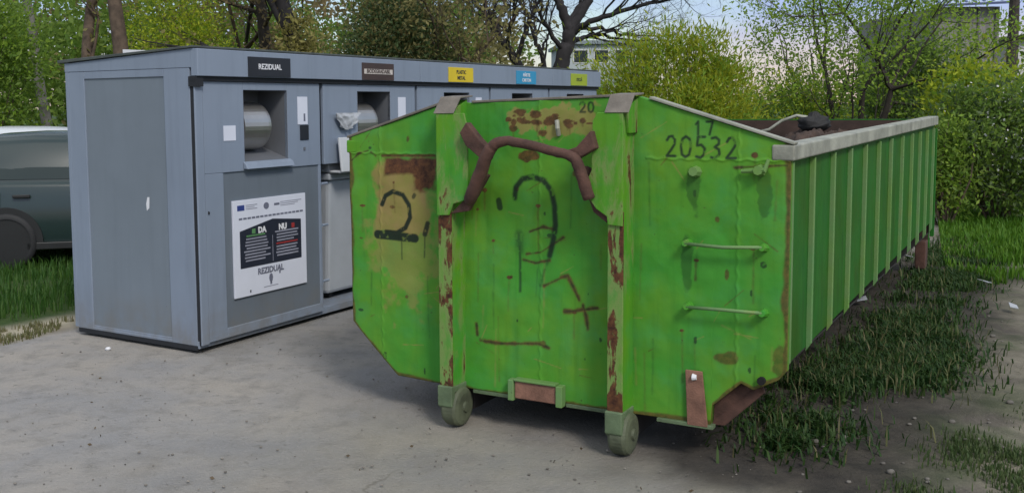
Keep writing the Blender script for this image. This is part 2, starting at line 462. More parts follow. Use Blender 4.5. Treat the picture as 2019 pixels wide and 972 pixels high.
DIG = {'0': [[(0,.5),(.1,.88),(.38,1),(.66,.88),(.78,.5),(.66,.12),(.38,0),(.1,.12),(0,.5)]],
       '2': [[(.05,.8),(.2,.97),(.48,1),(.68,.82),(.66,.6),(.4,.33),(.05,.03),(.75,.03)]],
       '3': [[(.05,.95),(.35,1),(.6,.87),(.6,.68),(.3,.53),(.62,.42),(.68,.2),(.45,.02),(.05,.04)]],
       '5': [[(.68,1),(.15,1),(.1,.58),(.42,.62),(.7,.44),(.66,.15),(.4,0),(.05,.05)]],
       '1': [[(.1,.78),(.32,1),(.32,0)]],
       '7': [[(.0,.97),(.62,1),(.30,0)]]}
def write(cv, text, u, z, h, w, lw, k=.95, slope=0.):
    for i, ch in enumerate(text):
        for st in DIG[ch]:
            cv.stroke(1, [(u + i*w + a*w*.85, z + slope*i*w + b*h) for a, b in st], lw, k)

def front_wall():
    us = np.linspace(-HW, HW, 495); NV = 321
    # a knife-thin step in the outline needs its own column
    zl, zh = np.interp(us, LOWX, LOWZ), np.interp(us, TOPX, TOPZ)
    tt = np.linspace(0, 1, NV)
    U = np.repeat(us[None], NV, 0); Z = zl[None] + (zh - zl)[None]*tt[:, None]
    cv = Canvas(U, Z)
    n = fbm(U*6, Z*6, 2)
    # tan primer patch with the rust plate over it, and the hand painted 2 with a comma
    cv.rect(2, -1.045, -.70, 1.03, 1.44, .9, .035, .06)
    cv.blob(2, -.87, .98, .22, .35, .5, .8, .5)
    cv.rect(0, -.985, -.645, 1.355, 1.452, 1, .02, .014)
    cv.rect(0, -.80, -.648, 1.262, 1.42, 1, .025, .03)
    cv.stroke(0, [(-1.005, 1.462), (-.66, 1.468)], .016, .9)
    cv.stroke(1, [(-1.01,1.185),(-.985,1.235),(-.93,1.262),(-.865,1.245),(-.825,1.19),(-.818,1.12),(-.85,1.06),(-.91,1.028),(-.985,1.03)], .026, .97)
    cv.stroke(1, [(-1.045, 1.012), (-.79, 1.004)], .05, .97)
    cv.stroke(1, [(-.88,1.0),(-.88,.88)], .008, .7); cv.stroke(1, [(-.705,1.09),(-.725,1.03)], .03, .9); cv.stroke(1, [(-.725,1.03),(-.73,.90)], .008, .75)
    # second mark, the hook of a worn away 2, in the middle
    cv.stroke(1, [(-.168,1.255),(-.16,1.31),(-.12,1.355),(-.06,1.368),(.0,1.352),(.045,1.30),(.062,1.22),(.066,1.12),(.05,1.03),(.03,.96)], .030, .93, .012)
    cv.stroke(1, [(.03,.96),(.0,.88),(-.02,.80)], .015, .5, .012)
    cv.stroke(1, [(-.262,1.235),(-.256,1.20)], .035, .85)
    cv.stroke(1, [(-.143,1.06),(-.140,.98)], .045, .6, .03); cv.stroke(1, [(-.140,1.0),(-.138,.76)], .014, .8, .01)
    # the painted numbers
    write(cv, '20532', .652, 1.486, .098, .072, .013, .93, -.02)
    write(cv, '17', .79, 1.592, .062, .055, .011, .93)
    write(cv, '20', .20, 1.70, .05, .045, .010, .9)
    # rust bloom and bare paint above the hook bar
    cv.blob(2, -.10, 1.66, .14, .055, .8, .5, .7); cv.blob(2, .14, 1.66, .19, .07, .75, .5, .8, 12)
    rb = np.random.RandomState(15)
    for k in range(26):
        uu, zz = rb.choice([-.12, .0, .15, .2], p=[.35, .2, .25, .2]) + rb.normal(0, .045), 1.655 + rb.normal(0, .022)
        cv.blob(0, uu, zz, rb.uniform(.008, .035), rb.uniform(.006, .018), .9, .5, .9, 200+k)
        if k % 3 == 0: cv.stroke(0, [(uu, zz), (uu + rb.uniform(-.01, .01), zz - rb.uniform(.02, .06))], .007, .6, .01, .01)
    cv.blob(0, -.09, 1.47, .06, .025, .9, .4, .6, 16)
    # cracks and scratches
    sc = [[(-.373,.47),(-.25,.468),(-.12,.482),(-.03,.492),(.03,.475)], [(.12,.675),(.20,.690),(.30,.712)], [(.22,.72),(.24,.66),(.25,.60)],
          [(.0,.80),(.10,.85),(.135,.865),(.17,.80),(.20,.74)], [(-.10,.96),(-.02,.975),(.05,1.02),(.11,1.06)], [(-.08,1.08),(.0,1.11),(.05,1.10)],
          [(-.12,.93),(-.05,.915),(.03,.935)], [(-1.22,1.43),(-1.17,1.47),(-1.1,1.49)], [(-1.08,1.48),(-1.05,1.46)], [(.98,1.44),(1.22,1.455)],
          [(-.40,.56),(-.395,.50)]]
    for i, p in enumerate(sc):
        cv.stroke(0, p, .020 if i < 4 else .013, .85, .012, .02); cv.stroke(1, p, .007, .55, .006, .008)
    rng = np.random.RandomState(4)
    for i in range(30):
        u, z = rng.uniform(-1.2, 1.2), rng.uniform(.25, 1.6)
        cv.blob(rng.choice([0, 1]), u, z, rng.uniform(.005, .016), rng.uniform(.006, .022), .75, .5, .6, 20+i)
    for i in range(26):                                       # vertical runs
        u, z = rng.uniform(-1.2, 1.2), rng.uniform(.5, 1.5)
        cv.stroke(rng.choice([0, 1, 2]), [(u, z), (u + rng.uniform(-.01, .01), z - rng.uniform(.08, .35))], .007, .35, .01, .01)
    for i in range(15):                                       # rust runs below chips
        u, z = rng.uniform(-1.2, 1.2), rng.uniform(.5, 1.65); l = rng.uniform(.05, .28)
        cv.blob(0, u, z, rng.uniform(.008, .02), rng.uniform(.006, .014), .95, .4, .7, 60+i)
        cv.stroke(0, [(u, z), (u+rng.uniform(-.004, .004), z-l)], rng.uniform(.004, .010), rng.uniform(.25, .6), .012, .012)
    for i in range(40):                                       # scrapes down to primer
        u, z = rng.uniform(-1.2, 1.2), rng.uniform(.3, 1.6); a = rng.normal(.2, .6); l = rng.uniform(.03, .16)
        cv.stroke(2 if i % 3 else 0, [(u, z), (u+l*math.cos(a), z+l*math.sin(a))], .004, .6, .004, .006)
    # chips knocked out of the painted marks
    chip = np.clip((fbm(U*38, Z*38, 91, 4) - .66)/.04, 0, 1); cv.c[1] *= 1 - .55*chip
    # worn bottom and side edges, and stains under the ladder rungs
    e = np.minimum(np.minimum(U + HW, HW - U), np.minimum(Z - zl[None], 9))
    cv.put(0, (.022 - e + (n-.5)*.05)/.012, .8)
    for u, z in ((.79, 1.42), (.76, 1.06), (1.12, 1.43)):
        cv.blob(1, u, z - .09, .03, .11, .45, .6, .5)
    cv.blob(0, .95, .53, .045, .03, .7, .6, .5); cv.blob(0, 1.2, .56, .03, .10, .6, .5, .6)
    dent = (fbm(U*2.2, Z*2.2, 40) - .5)*.034 + (fbm(U*6, Z*6, 44) - .5)*.008
    for uu in (-1.02, -.02, 1.0): dent -= .004*np.exp(-((U-uu-.004*np.sin(Z*90))/.006)**2)          # weld beads
    dent -= .004*np.exp(-((Z-1.475-.004*np.sin(U*80))/.006)**2)*(np.abs(U) > .55)
    V = np.stack([U, dent - .004, Z], -1).reshape(-1, 3)
    c = len(us); i = (np.arange(NV-1)[:, None]*c + np.arange(c-1)[None]).ravel()
    F = np.stack([i, i+1, i+c+1, i+c], 1)
    # back skin and closing edges give the plate its thickness
    nb = len(V)
    ring = np.concatenate([np.arange(c), np.arange(1, NV)*c + c-1, (NV-1)*c + np.arange(c-2, -1, -1), np.arange(NV-2, 0, -1)*c])
    VB = V[ring].copy(); VB[:, 1] = .045
    m = len(ring); k = np.arange(m)
    FE = np.stack([ring[(k+1) % m], ring[k], nb + k, nb + (k+1) % m], 1)
    # back face: the bottom and top runs share their columns
    kb = np.arange(c-1)
    top0 = c + (NV-1) - 1                                       # ring index of the top right corner
    tb = lambda j: nb + top0 + (c-1 - j)
    FB = np.stack([nb + kb + 1, nb + kb, tb(kb), tb(kb+1)], 1)
    o = np_mesh('front_wall', np.concatenate([V, VB]), np.concatenate([F, FE, FB]), M['green_front'], CON)
    ca = o.data.color_attributes.new('wear', 'FLOAT_COLOR', 'POINT')
    C = np.stack([x.ravel() for x in cv.c] + [np.ones(len(V))], 1)
    ca.data.foreach_set('color', np.concatenate([C, np.tile([0, 0, 0, 1.], (len(VB), 1))]).astype(np.float32).ravel())
    return o
FW = front_wall()

# rim strip along the sloping tops of the front wall
def rim(u0, z0, u1, z1, w=.05):
    b = MB(); dx, dz = u1-u0, z1-z0; l = math.hypot(dx, dz); nx, nz = -dz/l*.014, dx/l*.014
    b.prism([(u0, z0+.001), (u1, z1+.001), (u1+nx, z1+nz), (u0+nx, z0+nz)], -.014, w)
    return b
rim(.565, 1.762, 1.25, 1.546).build('rim_strip', M['rail'], CON, .003)
rim(-1.245, 1.558, -.56, 1.762).build('rim_strip', M['cap'], CON, .003)
rim(-.42, 1.752, .41, 1.774, .04).build('rim_strip', M['cap'], CON, .003)

# floor lip, lock box, tow plate, drain hole
b = MB(); b.box(-.42, -.19, -.018, .03, .176, .196); b.build('floor_lip', M['guard'], CON, .003)
MB().box(.132, .405, -.018, .03, .176, .196).build('floor_lip', M['guard'], CON, .003)
b = MB(); b.box(.62, .90, -.02, .03, .176, .195); b.build('floor_lip', M['guard'], CON, .003)
lk = MB().box(-.15, .09, -.05, -.012, .192, .285).build('lock_box', M['rust_light'], CON, .006)
b = MB(); b.box(-.185, -.152, -.062, -.010, .180, .292); b.box(.092, .128, -.062, -.010, .180, .292); b.box(-.151, .091, -.062, -.010, .287, .300)
b.build('lock_frame', M['rib'], lk, .004)
MB().prism([(.775, .185), (.875, .185), (.845, .455), (.762, .455)], -.022, -.008).build('rust_plate', M['rust_light'], CON, .003)
MB().lathe_x([(0, .018), (.02, .012)], .80, -.024, .425, 10).build('bolt', M['white'], CON)
h = MB(); ring = [(1.123 + .019*math.cos(a), .445 + .019*math.sin(a)) for a in np.linspace(0, 2*math.pi, 17)[:-1]]
h.prism(ring, -.020, .0).build('drain_hole_shade', M['hole_shade'], CON)  # black disc stands for the shaded inside of the hole
# bent rusty gusset behind the cut-away lower right corner
b = MB(); b.prism([(.855, .175), (.94, .185), (1.125, .372), (1.11, .425), (1.0, .445), (.855, .33)], .052, .066)
b.build('corner_gusset', M['rust'], CON, .004)

# ladder rungs on the right of the front
def rung(u0, u1, z, droop):
    r = MB(); r.tube([(u0, -.055, z), ((u0+u1)/2, -.058, z-droop), (u1, -.055, z+.004)], .0085, 8)
    rr = r.build('ladder_rung', M['rib'], CON, smooth=True)
    for u in (u0, u1):
        s = MB(); s.tube([(u, .0, z-.004), (u, -.062, z+.002)], [.022, .015], 8); s.build('rung_stud', M['green'], rr)
    return rr
rung(.765, 1.125, 1.075, .006); rung(.775, 1.13, .770, -.004)
for u, z in ((.80, 1.415), (1.10, 1.428)):
    q = MB(); q.tube([(u, .0, z), (u, -.06, z+.004)], [.030, .022], 8)
    if u > 1: q.tube([(u-.08, -.03, z-.004), (u+.03, -.05, z+.006), (u+.045, -.045, z+.055)], [.01, .014, .008], 8)
    q.build('broken_rung', M['rib'], CON)

# the two posts with front strip, gusset plate, cap and roller
def post(u0, u1, inner, sgn):
    p = MB(); p.prism_x([(-.150, .20), (.0, .20), (.0, 1.772), (-.150, 1.70)], u0+.004, u1-.004)
    po = p.build('post', M['green_post'], CON, .004)
    s = MB(); s.box(u0, u1, -.162, -.151, .20, 1.225); s.build('post_edge', M['rusty_strip'], po, .003)
    w = abs(inner - (u1 if sgn > 0 else u0))
    if sgn > 0:   # plate reaches to the right of the left post
        poly = [(u0, 1.16), (u0+.075, 1.165), (u0+.10, 1.225), (u0+.165, 1.245), (inner, 1.30), (inner, 1.62), (inner-.02, 1.70), (u0, 1.70)]
    else:
        poly = [(u1, 1.155), (u1, 1.70), (inner+.025, 1.70), (inner, 1.66), (inner-.005, 1.42), (inner-.035, 1.36), (inner-.03, 1.30), (inner+.02, 1.235), (u1-.08, 1.20), (u1-.075, 1.16)]
    MB().prism(poly, -.176, -.163).build('gusset_plate', M['green_post'], po, .003)
    # folded cap: sloping plate, then a short level piece
    c = MB(); c.prism_x([(-.182, 1.700), (-.176, 1.698), (-.10, 1.778), (.03, 1.786), (.03, 1.794), (-.104, 1.787)], u0-.012, u1+.03)
    c.build('post_cap', M['cap'], po, .002)
    # hollow beside the cap, the dark slot seen from the right
    f = MB(); f.prism_x([(-.15, 1.71), (.0, 1.772), (.0, 1.60), (-.12, 1.60)], u1-.003, u1+.012); f.build('cap_web', M['green_post'], po, .002)
    r = MB(); cu = (u0+u1)/2 + .01
    r.lathe_x([(-.05, .075), (-.045, .098), (-.03, .108), (.03, .108), (.045, .098), (.052, .075)], cu, -.065, .108, 32)
    ro = r.build('roller', M['roller'], CON, smooth=False)
    h = MB(); h.prism_x([(-.178, .13), (-.14, .10), (-.14, .24), (-.178, .24)], u0-.006, u1+.004); h.prism_x([(-.14, .20), (.04, .20), (.04, .235), (-.14, .235)], u0-.004, u1+.002)
    h.build('roller_guard', M['guard'], ro, .006)
    MB().lathe_x([(0, .030), (.012, .026)], cu+.052, -.065, .108, 14).build('axle_cap', M['roller'], ro)
post(-.545, -.465, -.355, 1)
post(.415, .495, .34, -1)

# hook bar (bail) with its braces
v = -.235
b = MB()
hb = [(-.345, -.175, 1.245), (-.325, -.19, 1.275), (-.262, -.215, 1.385), (-.215, v, 1.475), (-.185, v, 1.525), (-.148, v, 1.553), (-.085, v, 1.562), (.02, v, 1.545), (.14, v, 1.518), (.235, v, 1.498),
        (.278, v, 1.478), (.298, -.225, 1.42), (.315, -.205, 1.345), (.335, -.185, 1.265)]
hr = [.031, .035, .035, .033, .031, .028, .025, .024, .024, .025, .027, .029, .031, .029]
hp2, hr2, rj = [], [], random.Random(9)
for (a_, b_), (c_, d_) in zip(zip(hb[:-1], hb[1:]), zip(hr[:-1], hr[1:])):
    for q in range(4):
        f_ = q/4; hp2.append(Vector(a_).lerp(Vector(b_), f_) + Vector((rj.gauss(0, .001), rj.gauss(0, .001), rj.gauss(0, .001)))); hr2.append((c_ + (d_-c_)*f_)*rj.uniform(.97, 1.03))
b.tube(hp2, hr2, 12)
bail = b.build('hook_bar', M['rust'], CON, smooth=True)
b = MB(); b.prism([(-.375, 1.60), (-.34, 1.535), (-.235, 1.455), (-.19, 1.505), (-.26, 1.57), (-.335, 1.655)], -.225, -.17); b.build('bar_brace', M['rust'], bail, .006)
b = MB(); b.prism([(.375, 1.53), (.35, 1.615), (.275, 1.535), (.19, 1.508), (.27, 1.47)], -.225, -.17); b.build('bar_brace', M['rust'], bail, .006)
b = MB(); b.prism([(.29, 1.44), (.262, 1.40), (.335, 1.215), (.405, 1.165), (.415, 1.195), (.352, 1.30), (.335, 1.42)], -.150, -.12); b.build('bar_web', M['rust'], bail, .004)
b = MB(); b.prism([(-.47, 1.17), (-.36, 1.19), (-.24, 1.38), (-.29, 1.40), (-.33, 1.30)], -.162, -.13); b.build('bar_web', M['rust'], bail, .004)
b = MB(); b.tube([(.082, -.02, 1.66), (.090, -.03, 1.62), (.088, -.012, 1.585)], .012, 7); b.build('lashing_eye', M['rail'], CON)

# side walls, ribs, top rails
WU = 1.208
ribs = [.03, .57, 1.13, 1.68, 2.25, 2.85, 3.47, 4.14, 4.80, 5.42, 6.04, 6.64]
for sgn, mat in ((1, 'green_side_shaded'), (-1, 'green_side_shaded')):
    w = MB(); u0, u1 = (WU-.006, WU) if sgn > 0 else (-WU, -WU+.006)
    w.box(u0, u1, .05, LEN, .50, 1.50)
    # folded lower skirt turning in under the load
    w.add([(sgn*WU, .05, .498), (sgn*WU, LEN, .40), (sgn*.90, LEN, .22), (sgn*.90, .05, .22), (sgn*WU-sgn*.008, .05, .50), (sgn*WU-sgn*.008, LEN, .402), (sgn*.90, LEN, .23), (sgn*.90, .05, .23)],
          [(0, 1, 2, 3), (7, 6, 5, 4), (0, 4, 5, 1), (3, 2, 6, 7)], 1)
    sw = w.build('side_wall', [M['green_side_shaded'], M['grime_shade']], CON)
    for i, v in enumerate(ribs):
        r = MB(); hw = .013 if i else .026
        zb = .47 - .012*i*.6
        a, c = (WU, HW) if sgn > 0 else (-HW, -WU)
        if sgn > 0: poly = [(WU-.003, zb+.01), (HW, zb + .055), (HW, 1.466), (WU-.003, 1.466)]
        else: poly = [(-HW, zb+.055), (-WU+.003, zb+.01), (-WU+.003, 1.45), (-HW, 1.45)]
        r.prism(poly, v-hw+.03*(i == 0), v+hw+.03*(i == 0))
        r.build('rib', M['rib'], sw, .004)
    t_ = MB(); x0, x1 = (1.150, 1.252) if sgn > 0 else (-1.252, -1.150)
    t_.add([(x0, -.012, 1.475), (x1, -.012, 1.475), (x1, LEN+.02, 1.502), (x0, LEN+.02, 1.502), (x0, -.012, 1.548), (x1, -.012, 1.548), (x1, LEN+.02, 1.590), (x0, LEN+.02, 1.590)],
           [(0,3,2,1),(4,5,6,7),(0,1,5,4),(1,2,6,5),(2,3,7,6),(3,0,4,7)])
    t_.build('top_rail', M['rail' if sgn > 0 else 'green'], CON, .008)
    # inner skin, bare and rusty
    q = MB(); a, c = (WU-.016, WU-.008) if sgn > 0 else (-WU+.008, -WU+.016)
    q.box(a, c, .06, LEN-.05, .505, 1.46); q.build('inner_skin', M['rust_in'], CON)
b = MB(); b.box(-HW+.09, HW-.09, .048, .056, .50, 1.53); b.build('inner_skin', M['rust_in'], CON)
MB().box(-.885, .885, .05, LEN-.02, .205, .245).build('floor', M['grime_shade'], CON)
# rear door: two leaves with frame
d = MB().box(-WU+.003, WU-.003, LEN-.045, LEN, .30, 1.50).build('rear_door', [M['green_side_shaded']], CON, .004)
MB().box(-WU+.01, WU-.01, LEN-.055, LEN-.047, .30, 1.55).build('inner_skin', M['rust_in'], d)
e = MB(); e.box(WU+.001, HW+.012, LEN-.02, LEN+.05, .36, 1.465); e.box(-HW-.012, -WU-.001, LEN-.02, LEN+.05, .36, 1.465); e.box(-WU, WU, LEN+.002, LEN+.06, 1.44, 1.56); e.box(-WU, WU, LEN+.002, LEN+.06, .24, .34)
e.build('door_frame', M['green_side_shaded'], d, .004)
# undercarriage: two long rails, cross members, rear rollers
for u in (-.50, .45):
    MB().box(u-.045, u+.045, .06, LEN-.1, .06, .196).build('skid_rail', M['grime_shade'], CON, .004)
x = MB()
for v in np.arange(.5, LEN-.2, .62): x.box(-.9, .9, v-.03, v+.03, .145, .203)
x.build('cross_members', M['grime_shade'], CON)
for u in (-.72, .66):
    rl = MB(); rl.lathe_x([(-.12, .09), (-.11, .10), (.11, .10), (.12, .09)], u, LEN-.35, .10, 24); rl.build('rear_roller', M['rust'], CON)
MB().box(1.10, 1.20, LEN-.25, LEN-.05, .05, .33).build('rear_foot', M['rust'], CON, .01)

# ---- the load: earth-brown rubbish heap, a dark bag, a pale bent pipe
def c2w(u, v, z): return CM @ Vector((u, v, z))
BAGU, BAGZ = .22, 1.44
xs, ys = np.meshgrid(np.linspace(-1.14, 1.14, 120), np.linspace(.08, LEN-.07, 300))
H = .85 + .58*np.clip((ys-3.0)/2.6, 0, 1)*np.exp(-((xs-BAGU)/.8)**2) + (fbm(xs*3, ys*3, 8)-.5)*.25 + (fbm(xs*11, ys*11, 18)-.5)*.16 + (fbm(xs*27, ys*27, 28)-.5)*.10
Vv = np.stack([xs, ys, H], -1).reshape(-1, 3)
i = (np.arange(299)[:, None]*120 + np.arange(119)[None]).ravel()
hp = np_mesh('rubbish_heap', Vv, np.stack([i, i+1, i+121, i+120], 1), simple('brown rubbish', (.055, .036, .028), .95, 0, .5, 8, .4), smooth=True)
hp.location = C_LOC; hp.rotation_euler = (0, 0, CR)
tag(hp, 'rusty brown heap of loose rubbish filling the inside of the green container', 'rubbish', kind='stuff')

def bag(name, loc, rx, ry, rz, mat, seed, label, cat):
    th, ph = np.meshgrid(np.linspace(0, 2*np.pi, 49)[:-1], np.linspace(-np.pi/2, np.pi/2, 25))
    x, y, z = np.cos(ph)*np.cos(th), np.cos(ph)*np.sin(th), np.sin(ph)
    r = 1 + (fbm(th*2.2 + 9, ph*3, seed) - .5)*.55*np.cos(ph)
    z = np.where(z > .55, z + (z-.55)*1.1, z); k = np.where(z > .8, .55, 1)
    V = np.stack([x*r*rx*k, y*r*ry*k, (z+1)*rz*r], -1).reshape(-1, 3)
    i = (np.arange(24)[:, None]*48 + np.arange(48)[None]); j = np.arange(24)[:, None]*48 + (np.arange(48)[None]+1) % 48
    F = np.stack([i.ravel(), j.ravel(), j.ravel()+48, i.ravel()+48], 1)
    o = np_mesh(name, V, F, mat, smooth=True); o.location = loc; o.rotation_euler = (0, 0, seed)
    return tag(o, label, cat)
bag('rubbish_bag', c2w(BAGU, 5.8, BAGZ), .15, .13, .085, simple('black bag', (.014, .014, .014), .75), 3, 'black tied rubbish bag on top of the heap in the container', 'rubbish bag')
p = MB(); p.tube([(0, 0, .0), (.12, .02, .03), (.24, .05, .12), (.38, .06, .17), (.50, .05, .15)], .016, 8)
o = p.build('bent_pipe', M['rail'], smooth=True); o.location = c2w(BAGU-.55, 5.75, BAGZ+.0); o.rotation_euler = (0, 0, CR)
tag(o, 'pale bent pipe poking out of the rubbish beside the black bag', 'pipe')

# ================================================================== the waste kiosk
KIO = empty('waste_kiosk', K_LOC, KR, 'long grey-blue waste sorting kiosk with five hatch doors under a sign fascia', 'waste kiosk')
m_, KD = 1.397, 1.363
def text_mesh(txt, size, mat, parent, x, z, y, bold=0, align='CENTER', squeeze=1.):
    cu = bpy.data.curves.new('lettering', 'FONT'); cu.body = txt; cu.size = size; cu.align_x = align; cu.align_y = 'CENTER'
    cu.extrude = .0008; cu.offset = bold; cu.resolution_u = 3
    to = bpy.data.objects.new('lettering', cu); COL.objects.link(to)
    bpy.context.view_layer.update()
    me = bpy.data.meshes.new_from_object(to.evaluated_get(bpy.context.evaluated_depsgraph_get()))
    bpy.data.objects.remove(to); bpy.data.curves.remove(cu)
    for vv in me.vertices:
        a_, b_, c_ = vv.co; vv.co = (x + a_*squeeze, y - c_, z + b_)
    me.materials.clear(); me.materials.append(mat)
    o = bpy.data.objects.new('lettering', me); COL.objects.link(o); o.parent = parent
    return o
# shell
b = MB()
b.box(0, 5*m_, KD-.04, KD, .06, 2.10); b.box(.004, 5*m_-.004, .03, KD-.042, .035, .09)
b.box(5*m_-.04, 5*m_, .03, KD-.041, .06, 1.99)
for k in range(1, 5): b.box(k*m_-.02, k*m_+.02, .05, KD-.045, .09, 1.93)
b.build('body', M['kiosk'], KIO, .003)
# left end: frame around an inset sheet (y runs to the back)
b = MB()
b.box(0, .035, .045, .30, .055, 2.02); b.box(0, .035, 1.15, KD-.041, .055, 2.02); b.box(0, .035, .301, 1.149, 1.965, 2.02); b.box(0, .035, .301, 1.149, .055, .075)
ep = b.build('end_frame', M['kiosk'], KIO, .003)
MB().box(.010, .030, .300, 1.150, .074, 1.966).build('end_panel', M['kiosk_inset'], ep)
MB().box(-.002, .033, .046, KD-.042, .022, .0545).build('plinth', M['kiosk_dark'], KIO)
MB().add([(-.003, .0, 2.021), (.03, .0, 2.021), (.03, KD, 2.021), (-.003, KD, 2.021), (-.003, .0, 2.155), (.03, .0, 2.155), (.03, KD, 2.085), (-.003, KD, 2.085)],
         [(0,3,2,1),(4,5,6,7),(0,1,5,4),(1,2,6,5),(2,3,7,6),(3,0,4,7)]).build('gable_strip', M['kiosk'], ep, .003)
MB().box(.006, .030, .012, .044, .06, 1.945).build('corner_seam', M['kiosk_dark'], KIO)
MB().box(-.001, .075, -.004, .010, .06, 1.94).build('corner_post', M['kiosk'], KIO, .006)
# a chipped white scratch on the end panel
b = MB(); b.prism_x([(.50, 1.02), (.525, 1.00), (.53, 1.05), (.515, 1.10), (.495, 1.10)], .0085, .0100); b.build('paint_chip', M['white'], ep)
# roof
MB().add([(-.02, -.01, 2.157), (5*m_+.02, -.01, 2.157), (5*m_+.02, KD+.06, 2.088), (-.02, KD+.06, 2.088), (-.02, -.01, 2.172), (5*m_+.02, -.01, 2.172), (5*m_+.02, KD+.06, 2.112), (-.02, KD+.06, 2.112)],
         [(0,3,2,1),(4,5,6,7),(0,1,5,4),(1,2,6,5),(2,3,7,6),(3,0,4,7)]).build('roof', M['roof'], KIO, .003)
# fascia in three lengths, with dark seam below
for x0, x1 in ((0, 2.0*m_), (2.0*m_+.004, 4*m_), (4*m_+.004, 5*m_)):
    f = MB(); f.box(x0-.006*(x0 == 0), x1, -.045, .02, 1.962, 2.15); f.build('fascia', M['kiosk'], KIO, .004)
MB().box(-.012, 5*m_, -.02, .03, 1.930, 1.961).build('fascia_seam', M['kiosk_dark'], KIO)
MB().box(-.010, .06, -.03, .045, 1.89, 1.96).build('seam_end', M['kiosk_dark'], KIO)

signs = [('sign_black', ['REZIDUAL'], 'white', .056), ('sign_brown', ['BIODEGRADABIL'], 'sign_brown', .046), ('sign_yellow', ['PLASTIC', 'METAL'], 'ink', .05),
         ('sign_blue', ['HÂRTIE', 'CARTON'], 'white', .05), ('sign_green', ['STICLĂ'], 'ink', .05)]
def door(k, lower=True):
    x0 = k*m_
    dr = MB()
    A, B = x0+.022, x0+m_-.022
    hx0, hx1, hz0, hz1 = x0+.488, x0+.972, 1.345, 1.868
    y0, y1 = 0, .03
    a0 = A + (.056 if k == 0 else 0)
    dr.box(a0, hx0, y0, y1, 1.275, 1.928); dr.box(hx1, B, y0, y1, 1.275, 1.928); dr.box(hx0+.0005, hx1-.0005, y0, y1, hz1, 1.928)
    dr.box(hx0+.0005, hx1-.0005, y0, y1, 1.275, hz0)
    d = dr.build('door' if lower else 'upper_panel', M['kiosk'], KIO, .004)
    if lower:
        fr = MB(); fr.box(a0, x0+.262, y0+.001, y1, .07, 1.2745); fr.box(x0+1.345, B, y0+.001, y1, .07, 1.2745); fr.box(x0+.2625, x0+1.3445, y0+.001, y1, .07, .14)
        fr.build('door_frame', M['kiosk'], d, .004)
        MB().box(x0+.2615, x0+1.3455, .012, .026, .139, 1.2745).build('inset_sheet', M['kiosk_door_inset'], d)
        MB().lathe_x([(0, .011), (.006, .011)], x0+.098, -.002, 1.0, 10).build('lock', M['black'], d)
        for z_ in (.32, .78, 1.12):
            MB().lathe_x([(0, .011), (.07, .011)], x0+1.372, -.004, z_, 10).build('hinge', M['kiosk'], d)
    # hatch lining: four walls and a back, open to the front; sloping sill
    h = MB(); D = .30
    h.add([(hx0, 0, hz0), (hx0, 0, hz1), (hx0, D, hz1), (hx0, D, hz0)], [(0, 1, 2, 3)])
    h.add([(hx1, 0, hz0), (hx1, D, hz0), (hx1, D, hz1), (hx1, 0, hz1)], [(0, 1, 2, 3)])
    h.add([(hx0, 0, hz1), (hx1, 0, hz1), (hx1, D, hz1), (hx0, D, hz1)], [(0, 1, 2, 3)])
    h.add([(hx0, D, hz0), (hx0, D, hz1), (hx1, D, hz1), (hx1, D, hz0)], [(0, 1, 2, 3)])
    h.add([(hx0, 0, hz0), (hx0, D, hz0+.10), (hx1, D, hz0+.10), (hx1, 0, hz0)], [(0, 1, 2, 3)])
    hh = h.build('hatch', M['hatch'], d)
    l = MB(); l.prism_x([(-.045, hz0-.055), (-.001, hz0-.055), (-.001, hz0+.0), (-.028, hz0-.022)], hx0-.02, hx1+.03); l.build('hatch_sill', M['kiosk'], hh, .004)
    dm = MB(); dm.lathe_x([(.03, .168), (.036, .185), (.30, .185), (.33, .180), (.335, .165)], hx0, .205, 1.60, 40); dm.build('drum', M['steel'], hh, smooth=False)
    # shade the smooth drum side only
    # labels
    MB().box(x0+1.095, x0+1.215, -.004, -.0005, 1.605, 1.822).build('label', M['poster'], d)
    if k == 0:
        MB().box(x0+1.12, x0+1.222, -.008, -.0005, 1.482, 1.600).build('card_reader', M['sign_black'], d, .003)
        MB().box(x0+.272, x0+.395, -.004, -.0005, 1.503, 1.612).build('label', M['poster'], d)
        MB().box(x0+1.13, x0+1.20, -.003, -.0005, 1.655, 1.668).build('label_print', M['ink_grey'], d)
        MB().box(x0+1.16, x0+1.18, -.006, -.0005, 1.40, 1.425).build('keyhole', M['hatch'], d)
        MB().box(x0+1.165, x0+1.185, -.0055, -.0042, 1.63, 1.69).build('label_print', M['ink_mid'], d)
    mt, lines, ink, sz = signs[k]
    sg = MB().box(x0+.495, x0+.965, -.052, -.0455, 1.966 if k < 2 else 1.97, 2.112).build('sign', M[mt], KIO, .002)
    if k == 1:
        MB().box(x0+.52, x0+.94, -.0545, -.0525, 2.018, 2.060).build('sign_band', simple('pale sign band', (.50, .46, .42), .5), sg)
    for i, tx in enumerate(lines):
        z = (2.04 if len(lines) == 1 else 2.066 - i*.056)
        o = text_mesh(tx, sz, M[ink], sg, x0+.73, z, -.0535 if k != 1 else -.0552, .0012, squeeze=1.0)
    return d
DOORS = [door(k, k != 1) for k in range(5)]

